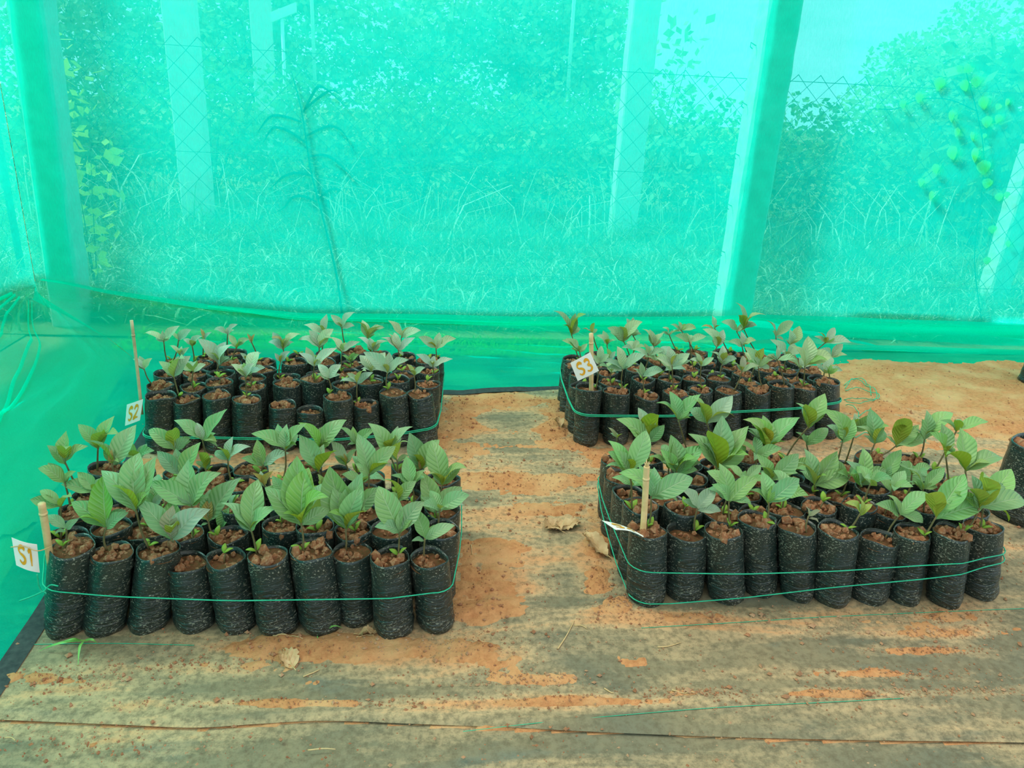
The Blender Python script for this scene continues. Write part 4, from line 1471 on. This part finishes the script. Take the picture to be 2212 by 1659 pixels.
for bi, b in enumerate(BAGS):
    rg = random.Random(b['seed'] + 5)
    pl = b['plant']
    loc = np.array([b['x'], b['y'], 0.0])
    if pl is None:
        front_bare = (b['blk'], b['r'], b['c']) in BAREFRONT
        u = rg.random()
        state = 'bare' if front_bare or u < 0.12 else ('sprout' if (u < (0.35 if b['blk'] in ('S1', 'S4') else 0.6) or b['r'] == 0) else 'small')
    else:
        state = 'plant'
    if state == 'bare':
        nm, what = 'soil_bag', 'bare soil-filled black bag'
    elif state == 'sprout':
        nm, what = 'seedling_bag', 'black bag with just a sprout'
    elif state == 'small':
        nm, what = 'seedling_bag', 'black bag with small seedling'
    else:
        nl = len(pl['leaves'])
        wd_ = {2: 'two', 3: 'three', 4: 'four', 5: 'five', 6: 'six', 7: 'seven'}.get(nl, 'many')
        nm, what = 'seedling_bag', 'black bag with %s-leaved seedling' % wd_
    root = empty(nm, loc)
    tag(root, what + ', ' + place_words(b) if not (b['r'] == 0 and b['c'] == 0) else what + ' ' + place_words(b), 'seedling bag', 'seedling bags of the ' + BLOCKNAME[b['blk']])
    v, f = bag_mesh(b['dx'], b['dy'], b['h'], b['rad'], b['seed'])
    link('polybag', mesh('polybag', v, f), M['bag'], root)
    so = link('soil', SOILS[b['seed'] % 8], None, root)
    so.location = Vector(b['soil'] - loc)
    so.scale = (b['rad'] * 0.96, b['rad'] * 0.96, 0.045)
    so.rotation_euler = (0, 0, rg.uniform(0, 6.28))
    co = link('clods', CLODS[rg.randrange(10)], None, so)
    co['kind'] = 'stuff'
    co.scale = (0.9, 0.9, 0.9 * b['rad'] / 0.045)
    co.rotation_euler = (0, 0, rg.uniform(0, 6.28))
    if state == 'bare':
        continue
    sb = b['soil'] + np.array([rg.uniform(-0.008, 0.008), rg.uniform(-0.008, 0.008), -0.006])
    if state == 'plant':
        q = at_z(*pl['base'], b['soil'][2])
        m_ = b['rad'] * 0.62
        sb[0] = b['soil'][0] + max(-m_, min(m_, q[0] - b['soil'][0]))
        sb[1] = b['soil'][1] + max(-m_ * 0.7, min(m_ * 0.7, q[1] - b['soil'][1]))
    pal = np.array(PALETTE[b['blk']])
    if state == 'plant':
        Yn = sb[1] + rg.uniform(-0.01, 0.01)
        node = at_y(*pl['node'], Yn)
        if node[2] < sb[2] + 0.02:
            node[2] = sb[2] + 0.02
        tips = []
        for (tp, fdep, fl) in pl['leaves']:
            t0 = at_y(*tp, Yn)
            L2 = np.linalg.norm(t0 - node)
            tips.append((at_y(*tp, Yn + fdep * max(L2, 0.03) * 1.05), fdep, fl, L2))
        for k in range(2 if b['r'] else 1):      # smaller leaves further back on the shoot
            l = np.mean([q[3] for q in tips]) * rg.uniform(0.55, 0.85)
            a = rg.uniform(0.15, 0.85) * math.pi
            tips.append((node + np.array([math.cos(a) * l, abs(math.sin(a)) * l * 0.8, l * rg.uniform(0.1, 0.5)]), 0.2, rg.choice(['', 'd', '', 'b']), l))
    elif state == 'small':
        node = sb + np.array([rg.uniform(-0.01, 0.01), 0, rg.uniform(0.05, 0.09)])
        tips = []
        a0 = rg.uniform(0, 6.28)
        for k in range(4):
            a = a0 + k * 1.6 + rg.uniform(-0.3, 0.3)
            l = rg.uniform(0.05, 0.08)
            tips.append((node + np.array([math.cos(a) * l, math.sin(a) * l, l * rg.uniform(0.2, 0.8)]), 0, '', l))
    else:
        node = sb + np.array([rg.uniform(-0.004, 0.004), 0, rg.uniform(0.018, 0.034)])
        tips = []
    m_ = 0.5 * (sb + node) + np.array([rg.uniform(-0.006, 0.006), rg.uniform(-0.004, 0.004), 0])
    P = smooth_path([sb, m_, node], 7)
    v, f = tube(P - loc, np.linspace(0.0030, 0.0022, 7) * (1.0 if state != 'sprout' else 0.8), 6)
    st = link('stem', mesh('stem', v, f), M['stem'], root)
    for k, (tp, fd, fl, l2) in enumerate(tips):
        colr = pal * rg.uniform(0.78, 1.15) * np.array([rg.uniform(0.78, 1.12), 1, rg.uniform(0.7, 1.1)])
        if fl in TINT:
            colr = 0.25 * colr + 0.75 * np.array(TINT[fl])
        if fl == 'y' and fd < 0:      # seen from below: an ordinary leaf whose olive underside shows
            colr = 0.6 * pal + 0.4 * np.array(TINT['y'])
        wdt = rg.uniform(0.43, 0.53)
        if fl in ('r', 'o') and l2 < 0.06:
            wdt = 0.34
        if fd < -0.35:
            wdt *= 0.95
        b0 = node + np.array([0, 0, -0.004 * (k % 3)])
        put_leaf(st, loc, b0, np.asarray(tp), wdt, colr, rg.choice([0, 1, 2, 4, 5]) if fd >= 0.25 else rg.choice([0, 1, 3, 4]), rg.uniform(-0.25, 0.25), rg.uniform(0.25, 0.75) if fd > -0.25 else 0.0)
    if rg.random() < (0.75 if state != 'sprout' else 1.0):
        a0 = rg.uniform(3.4, 6.0)
        zc = 0.010 if state != 'sprout' else node[2] - sb[2] - 0.003
        for k in range(2):
            o = link('cotyledon', COT, None, st)
            s = rg.uniform(0.011, 0.016)
            q = sb + np.array([0, 0, zc + 0.004])
            o.matrix_basis = Matrix.Translation(Vector(q - loc)) @ Matrix.Rotation(a0 + k * rg.uniform(1.3, 3.0), 4, 'Z') @ Matrix.Rotation(rg.uniform(0.3, 1.0), 4, 'X') @ Matrix.Scale(s, 4)

# two larger bags at the right
for (x, y, r, h, lab) in ((2.03, 2.17, 0.105, 0.27, 'large black bag half filled with red soil, apart beside twisted-tag block'), (3.10, 3.46, 0.09, 0.2, 'black bag alone on the bare soil by the back net')):
    root = empty('soil_bag', (x, y, 0))
    tag(root, lab, 'soil bag')
    v, f = bag_mesh(0.01, 0, h, r, int(x * 100))
    link('polybag', mesh('polybag', v, f), M['bag'], root)
    so = link('soil', SOILS[3], None, root)
    so.location = (0.01, 0, h - 0.035)
    so.scale = (r * 0.94, r * 0.94, 0.06)
    co = link('clods', CLODS[3], None, so)
    co['kind'] = 'stuff'
    co.scale = (0.9, 0.9, 1.2)

# ------------------------------------------------------------------ twine around the blocks


def hull(pts):
    pts = sorted(set(map(tuple, pts)))
    def half(ps):
        h = []
        for p in ps:
            while len(h) > 1 and (h[-1][0] - h[-2][0]) * (p[1] - h[-2][1]) - (h[-1][1] - h[-2][1]) * (p[0] - h[-2][0]) <= 0:
                h.pop()
            h.append(p)
        return h
    a, b = half(pts), half(pts[::-1])
    return a[:-1] + b[:-1]


def loop_twine(blk, zfun, rad, label, strands=1):
    root = empty('twine_loop', (0, 0, 0))
    tag(root, label, 'twine')
    for s_ in range(strands):
        pts = []
        zz = 0.12
        for b in BAGS:
            if b['blk'] != blk:
                continue
            t = max(0.05, min(1, zfun(b['x'], b['y'], s_) / b['h']))
            cx_, cy_ = b['x'] + b['dx'] * t, b['y'] + b['dy'] * t
            rr_ = b['rad'] * (1.06 if t > 0.12 else 0.98) + 0.003
            for k in range(20):
                a = 2 * math.pi * k / 20
                pts.append((round(cx_ + rr_ * math.cos(a), 5), round(cy_ + rr_ * math.sin(a), 5)))
        hp_ = hull(pts)
        P = []
        n = len(hp_)
        for i in range(n):
            a, c_ = np.array(hp_[i]), np.array(hp_[(i + 1) % n])
            m_ = max(1, int(np.linalg.norm(c_ - a) / 0.05))
            for k in range(m_):
                q = a + (c_ - a) * k / m_
                P.append((q[0], q[1], zfun(q[0], q[1], s_)))
        P.append(P[0])
        P.append(P[1])
        v, f = tube(P, rad, 5, False)
        link('strand', mesh('strand', v, f), M['twine'], root)
    return root


def zmap(ctrl, y0, back=0.13):
    """height by position: front heights read off the photo, easing to the height at the back"""
    C = np.array(sorted(ctrl))
    def fn(x, y, s=0):
        zf = float(np.interp(x, C[:, 0], C[:, 2]))
        t = max(0.0, min(1.0, (y - y0) / (4 * DY + RB)))
        return zf * (1 - t) + back * t + 0.006 * s
    return fn


def zat(px, py, Y):
    p = at_y(px, py, Y)
    return (p[0], p[1], p[2])


f1 = [zat(85, 1274, 1.59), zat(250, 1288, 1.585), zat(500, 1293, 1.585), zat(800, 1289, 1.575), zat(930, 1276, 1.59), zat(985, 1252, 1.64)]
loop_twine('S1', zmap(f1, 1.64, 0.16), 0.0017, 'green twine tied once around the S1 block of bags')
f2 = [zat(450, 950, 2.58), zat(700, 955, 2.6), zat(850, 942, 2.65), zat(935, 925, 2.69)]
loop_twine('S2', zmap(f2, 2.68, 0.13), 0.0022, 'green twine wound in two strands around the S2 block', 2)
f3 = [zat(1242, 893, 2.69), zat(1330, 900, 2.675), zat(1450, 901, 2.69), zat(1600, 892, 2.71), zat(1720, 884, 2.74), zat(1820, 868, 2.77)]
loop_twine('S3', zmap(f3, 2.74, 0.15), 0.0024, 'green twine wound in two strands around the S3 block', 2)
f4 = [zat(1372, 1226, 1.70), zat(1420, 1236, 1.68), zat(1600, 1235, 1.68), zat(1800, 1229, 1.67), zat(2000, 1216, 1.66), zat(2110, 1208, 1.66), zat(2178, 1193, 1.70)]
loop_twine('S4', zmap(f4, 1.72, 0.14), 0.0017, 'upper green twine loop around the twisted-tag block of bags')
f5 = [zat(1366, 1290, 1.71), zat(1430, 1308, 1.675), zat(1600, 1290, 1.675), zat(1800, 1269, 1.66), zat(2000, 1248, 1.655), zat(2110, 1231, 1.655), zat(2178, 1210, 1.70)]
loop_twine('S4', zmap(f5, 1.72, 0.125), 0.0017, 'lower slack green twine loop slanting down around twisted-tag block')


def ground_cord(name, px_pts, rad, mat, label, cat, lift=0.004, n=60):
    P = smooth_path([at_z(*p) for p in px_pts], n)
    P[:, 2] = [max(ground_h(p[0], p[1]), 0) + rad * 0.8 for p in P]
    v, f = tube(P, rad, 5)
    o = link(name, mesh(name, v, f), M[mat])
    return tag(o, label, cat)


root = empty('twine_tangle', tuple(at_z(1850, 860)))
tag(root, 'loose tangle of green twine on the soil beside S3 block', 'twine')
tl = at_z(1850, 860)
for pts in ([(1822, 838), (1850, 832), (1885, 850), (1890, 870), (1860, 880), (1824, 872)], [(1822, 868), (1855, 872), (1895, 868), (1888, 858), (1850, 850), (1824, 850)], [(1826, 880), (1850, 892), (1855, 905), (1880, 888)], [(1824, 845), (1846, 826), (1872, 838), (1880, 862)], [(1815, 958), (1850, 948), (1880, 944), (1900, 950)]):
    P = smooth_path([at_z(*p) for p in pts], 40)
    P[:, 2] = [ground_h(p[0], p[1]) + 0.003 + 0.012 * abs(math.sin(i * 0.25)) for i, p in enumerate(P)]
    v, f = tube(P - tl, 0.0018, 5)
    link('strand', mesh('tangle_strand', v, f), M['twine'], root)
# knot of the S1 twine
kp = at_y(93, 1278, 1.585)
root = empty('twine_knot', tuple(kp))
tag(root, 'knot with loose ends in the S1 twine', 'twine')
for pts in ([(80, 1240), (84, 1266), (93, 1278), (108, 1264), (126, 1266)], [(42, 1298), (70, 1288), (93, 1278), (100, 1282)]):
    P = smooth_path([at_y(x, y, 1.578) for x, y in pts], 24)
    v, f = tube(P - kp, 0.0019, 5)
    link('end', mesh('twine_end', v, f), M['twine'], root)

# ------------------------------------------------------------------ stakes and tags


def stake(base, top, rad, mat, label, split=False):
    base, top = np.array(base, float), np.array(top, float)
    root = empty('bamboo_stake', tuple(base))
    tag(root, label, 'stake')
    P = smooth_path([base - base, (top - base) * 0.5 + [0.001, 0, 0], top - base], 14)
    rr_ = np.full(14, rad)
    v, f = tube(P, rr_, 8)
    v = [np.array(p) * [1, 1, 1] for p in v]
    link('cane', mesh('cane', v, f, not split), M[mat], root)
    for t in ((0.88,) if not split else (0.9,)):
        q = P[int(t * 13)]
        d = (top - base) / np.linalg.norm(top - base)
        v, f = tube([q - d * 0.004, q, q + d * 0.004], [rad * 1.02, rad * 1.18, rad * 1.02], 8)
        link('node_ring', mesh('node_ring', v, f), M[mat], root)
    if split:
        for k in range(4):
            a = k * 1.7
            e = P[-1] + np.array([math.cos(a) * 0.008, math.sin(a) * 0.006, 0.012 + 0.006 * (k % 2)])
            v, f = tube([P[-1] - [0, 0, 0.01], P[-1] * 0.4 + e * 0.6, e], [0.003, 0.002, 0.0007], 4)
            link('splinter', mesh('splinter', v, f), M[mat], root)
    return root


STROKES = {
    'S': [[(0.86, 0.86), (0.62, 1.0), (0.3, 0.95), (0.14, 0.76), (0.28, 0.58), (0.6, 0.48), (0.82, 0.3), (0.68, 0.08), (0.38, 0.0), (0.12, 0.14)]],
    '1': [[(0.2, 0.78), (0.52, 1.0), (0.52, 0.5), (0.52, 0.0)]],
    '2': [[(0.15, 0.75), (0.35, 0.98), (0.68, 0.95), (0.78, 0.7), (0.5, 0.35), (0.12, 0.03), (0.5, 0.08), (0.9, 0.04)]],
    '3': [[(0.15, 0.88), (0.45, 1.0), (0.75, 0.88), (0.72, 0.65), (0.42, 0.53), (0.76, 0.42), (0.82, 0.18), (0.5, 0.0), (0.14, 0.1)]],
    '4': [[(0.6, 1.0), (0.15, 0.38), (0.88, 0.38)], [(0.66, 0.62), (0.66, 0.0)]]}


def tag_card(corners, bulge, text, label, tsize=0.6, off=(0.16, 0.2)):
    """corners: tl, tr, br, bl in world; card curved by bulge along its normal"""
    tl_, tr_, br_, bl_ = [np.array(c_, float) for c_ in corners]
    nrm = np.cross(tr_ - tl_, bl_ - tl_)
    nrm /= np.linalg.norm(nrm)
    org = bl_.copy()

    def S(u, w, d=0.0):
        p = (bl_ * (1 - u) + br_ * u) * (1 - w) + (tl_ * (1 - u) + tr_ * u) * w
        return p - nrm * (d + bulge * math.sin(math.pi * u)) - org
    if nrm @ (np.array([0, 0, H]) - bl_) > 0:
        nrm = -nrm
    root = empty('tag_card', tuple(org))
    tag(root, label, 'tag')
    n = 11
    V = [S(i / (n - 1), j / (n - 1), s) for s in (0.0, -0.0007) for i in range(n) for j in range(n)]
    g = grid_faces(n, n)
    Fc = g + [tuple(k + n * n for k in q[::-1]) for q in g]
    ring = [i * n for i in range(n)] + [(n - 1) * n + j for j in range(1, n)] + [i * n + n - 1 for i in range(n - 2, -1, -1)] + [j for j in range(n - 2, 0, -1)]
    for a, b in zip(ring, ring[1:] + ring[:1]):
        Fc.append((a, b, b + n * n, a + n * n))
    link('card', mesh('card', V, Fc, False), M['card'], root)
    if text:
        for k, ch in enumerate(text):
            parts = []
            for stx in STROKES[ch]:
                q = smooth_path([(x, y, 0) for x, y in stx], 30)
                cw = 0.36
                V = []
                for i in range(30):
                    t = q[min(i + 1, 29)] - q[max(i - 1, 0)]
                    t /= np.linalg.norm(t) + 1e-9
                    s = np.array([-t[1], t[0]])
                    hw = 0.12 * (0.85 + 0.25 * math.sin(i * 0.4))
                    for sg in (-1, 1):
                        cx_ = q[i][0] + s[0] * hw * sg
                        cy_ = q[i][1] + s[1] * hw * sg
                        u = off[0] + k * 0.36 + cx_ * 0.33
                        w = off[1] + cy_ * tsize
                        V.append(S(u, w, 0.0012))
                parts.append((V, grid_faces(30, 2)))
            v, f = join(parts)
            link('letter', mesh('letter', v, f, False), M['ink'], root)
    return root


def bag(blk, r, c_):
    return [b for b in BAGS if b['blk'] == blk and b['r'] == r and b['c'] == c_][0]


b = bag('S1', 0, 0)
yb = b['y'] - 0.016
p0, p1 = at_y(107, 1203, yb), at_y(90, 1088, yb - 0.015)
stake(p0 - (p1 - p0) * 0.15, p1, 0.0085, 'bamboo', 'thick yellow bamboo stake in the first bag of S1 block')
yt = yb - 0.042
tag_card((at_y(25, 1161, yt - 0.01), at_y(80, 1176, yt + 0.012), at_y(86, 1237, yt + 0.012), at_y(35, 1221, yt - 0.01)), 0.006, 'S1', 'white tag marked S1 in ochre paint')
pp = [at_y(23, 1182, yt - 0.012), at_y(50, 1180, yt - 0.008), at_y(82, 1190, yt), at_y(112, 1180, yb - 0.012)]
P = smooth_path(pp, 16)
v, f = tube(P, 0.0012, 5)
tag(link('tag_thread', mesh('tag_thread', v, f), M['straw']), 'thin tie passing from the S1 tag to its stake', 'thread')
b = bag('S2', 0, 0)
yb = b['y'] - 0.02
p0, p1 = at_y(303, 862, yb), at_y(284, 692, yb)
stake(p0 - (p1 - p0) * 0.2, p1, 0.0058, 'bamboo_old', 'tall thin weathered bamboo stake in the first bag of S2 block')
yt = b['y'] - 0.065
tag_card((at_y(274, 874, yt), at_y(309, 862, yt - 0.01), at_y(302, 908, yt - 0.01), at_y(270, 920, yt)), 0.003, 'S2', 'white tag marked S2 in ochre paint')
b = bag('S3', 0, 0)
yb = b['y'] - 0.018
p0, p1 = at_y(1277, 842, yb), at_y(1277, 720, yb)
stake(p0 - (p1 - p0) * 0.10, p1, 0.0085, 'bamboo', 'flat pale bamboo stake in the first bag of S3 block')
yt = yb - 0.03
tag_card((at_y(1232, 784, yt - 0.006), at_y(1275, 761, yt), at_y(1294, 801, yt), at_y(1248, 823, yt - 0.008)), 0.002, 'S3', 'white tag marked S3 in ochre paint')
b = bag('S4', 0, 0)
yb = b['y'] - 0.018
p0, p1 = at_y(1388, 1158, yb), at_y(1397, 1008, yb)
stake(p0 - (p1 - p0) * 0.10, p1, 0.0085, 'bamboo', 'pale split-topped bamboo stake in the first bag of twisted-tag block', True)
yt = yb - 0.01
tag_card((at_y(1300, 1124, yt + 0.03), at_y(1390, 1157, yt), at_y(1390, 1160, yt - 0.07), at_y(1330, 1144, yt - 0.06)), 0.006, 'S4', 'white tag turned flat and edge-on beside split-topped stake', 0.5, (0.1, 0.25))

# ------------------------------------------------------------------ litter on the floor


def dry_leaf(px, py, length, width, ang, curl, label, seed, parts_n=1):
    p = at_z(px, py)
    z = ground_h(p[0], p[1])
    root = empty('dry_leaf', (p[0], p[1], z))
    tag(root, label, 'dry leaf')
    nu, nv = 15, 9
    V = []
    rg = random.Random(seed)
    for i in range(nu):
        t = i / (nu - 1)
        w = width * (math.sin(math.pi * t ** 0.9) ** 0.8 if 0 < t < 1 else 0.02)
        for j in range(nv):
            s = (j / (nv - 1) - 0.5) * 2
            jag = 1 + 0.25 * rg.uniform(-1, 1) * (abs(s) > 0.9)
            x = (t - 0.5) * length
            y = s * w * jag
            zz = 0.004 + curl * (s * s) * w + 0.006 * math.sin(t * 7 + seed) + 0.004 * math.sin(t * 31 - abs(s) * 8) + 0.02 * curl * t
            V.append((x * math.cos(ang) - y * math.sin(ang), x * math.sin(ang) + y * math.cos(ang), max(0.001, zz)))
    link('blade', mesh('dry_blade', V, grid_faces(nu, nv)), M['dry_leaf'], root)
    v, f = tube([np.array([(-0.5 - k * 0.12) * length * math.cos(ang) + 0.5 * 0 if False else (-0.5 - 0.1 * k) * length * math.cos(ang), (-0.5 - 0.1 * k) * length * math.sin(ang), 0.005 + 0.001 * k]) for k in range(3)] + [], 0.0013, 5)
    link('stalk', mesh('dry_stalk', v, f), M['straw'], root)
    # midrib
    v, f = tube([np.array(V[i * nv + nv // 2]) + [0, 0, 0.001] for i in range(nu)], 0.001, 4)
    link('midrib', mesh('dry_midrib', v, f), M['straw'], root)


dry_leaf(1195, 1142, 0.075, 0.032, 2.2, 0.3, 'broken dry brown leaf half lying on the path beside a larger half', 1)
dry_leaf(1226, 1140, 0.085, 0.032, 0.1, 0.25, 'larger broken dry brown leaf half lying on the path', 2)
dry_leaf(1284, 1188, 0.125, 0.026, 2.05, 0.6, 'long curled dry brown leaf lying close to twisted-tag block', 3)
dry_leaf(622, 1428, 0.075, 0.022, 2.1, 0.3, 'crumpled dry pinkish brown leaf on the mat before S1 block', 4)
dry_leaf(795, 1373, 0.05, 0.012, 0.1, 0.4, 'small dry leaf scrap tucked against the S1 bags', 5)
dry_leaf(1207, 925, 0.05, 0.022, 1.7, 0.9, 'small curled dry leaf beside the S3 bags', 6)
tw = [((590, 1383), (655, 1390), 'long straw lying along the foot of the S1 bags'), ((655, 1465), (690, 1450), 'short straw on the mat beside the crumpled dry leaf'),
      ((1420, 1402), (1470, 1392), 'thin straw on the mat before twisted-tag block'), ((1205, 1405), (1240, 1345), 'bent twig standing out of the spilled soil on the path'),
      ((665, 1624), (725, 1622), 'pale twig lying on the lower mat sheet'), ((770, 1383), (808, 1378), 'short straw by the leaf scrap against S1 bags'),
      ((1017, 1185), (1020, 1205), 'tiny upright straw in the soil beside S1 block'), ((1305, 1490), (1325, 1500), 'short chip of straw in the long soil drift'),
      ((1450, 1497), (1500, 1503), 'thin chip of straw at the end of the soil drift'), ((12, 1598), (34, 1604), 'short brown twig on the lower mat at the left'),
      ((1240, 1355), (1268, 1362), 'fine root thread lying beside the bent twig')]
for i, (a, b_, lab) in enumerate(tw):
    A, B_ = at_z(*a), at_z(*b_)
    mid_ = 0.5 * (A + B_) + np.array([0.004 * math.sin(i * 2.1), 0.006 * math.cos(i * 1.3), 0])
    P = smooth_path([A, mid_, B_], 12)
    P[:, 2] = [ground_h(p[0], p[1]) + 0.0016 for p in P]
    v, f = tube(P, np.linspace(0.0018, 0.001, 12), 5)
    tag(link('straw', mesh('straw', v, f), M['straw']), lab, 'straw')


def weed(blades_px, base_px, label):
    b0 = at_z(*base_px)
    root = empty('grass_weed', (b0[0], b0[1], ground_h(b0[0], b0[1])))
    tag(root, label, 'weed')
    lo = np.array(root.location)
    for pts, w in blades_px:
        P = []
        for k, (x, y, lift) in enumerate(pts):
            if lift is None:
                q = at_y(x, y, b0[1])
            else:
                q = at_z(x, y, lift)
            P.append(q)
        P = smooth_path(P, 14)
        v, f = ribbon(P - lo, w, (0, -0.5, 1))
        link('blade', mesh('weed_blade', v, f), M['weed'], root)


weed([([(190, 1384, 0.01), (150, 1385, 0.03), (110, 1395, 0.02), (82, 1408, 0.004)], 0.0035), ([(185, 1382, 0.02), (200, 1382, 0.03), (212, 1392, 0.008)], 0.003), ([(180, 1386, 0.02), (172, 1400, 0.02), (168, 1442, 0.004)], 0.0035), ([(180, 1384, 0.01), (160, 1380, 0.035), (132, 1386, 0.03)], 0.003)], (182, 1386), 'bright green grass weed growing under the S1 stake bag')
weed([([(686, 1372, 0.005), (681, 1350, None), (680, 1336, None)], 0.002), ([(686, 1375, 0.005), (700, 1362, None), (722, 1352, None), (741, 1356, None)], 0.0028), ([(684, 1372, 0.005), (672, 1362, None), (664, 1357, None)], 0.002), ([(686, 1374, 0.01), (686, 1395, 0.012), (682, 1422, 0.004)], 0.002), ([(690, 1375, 0.005), (704, 1368, None), (715, 1372, None)], 0.0018)], (687, 1376), 'thin grass weed sprouting before the middle of S1 block')
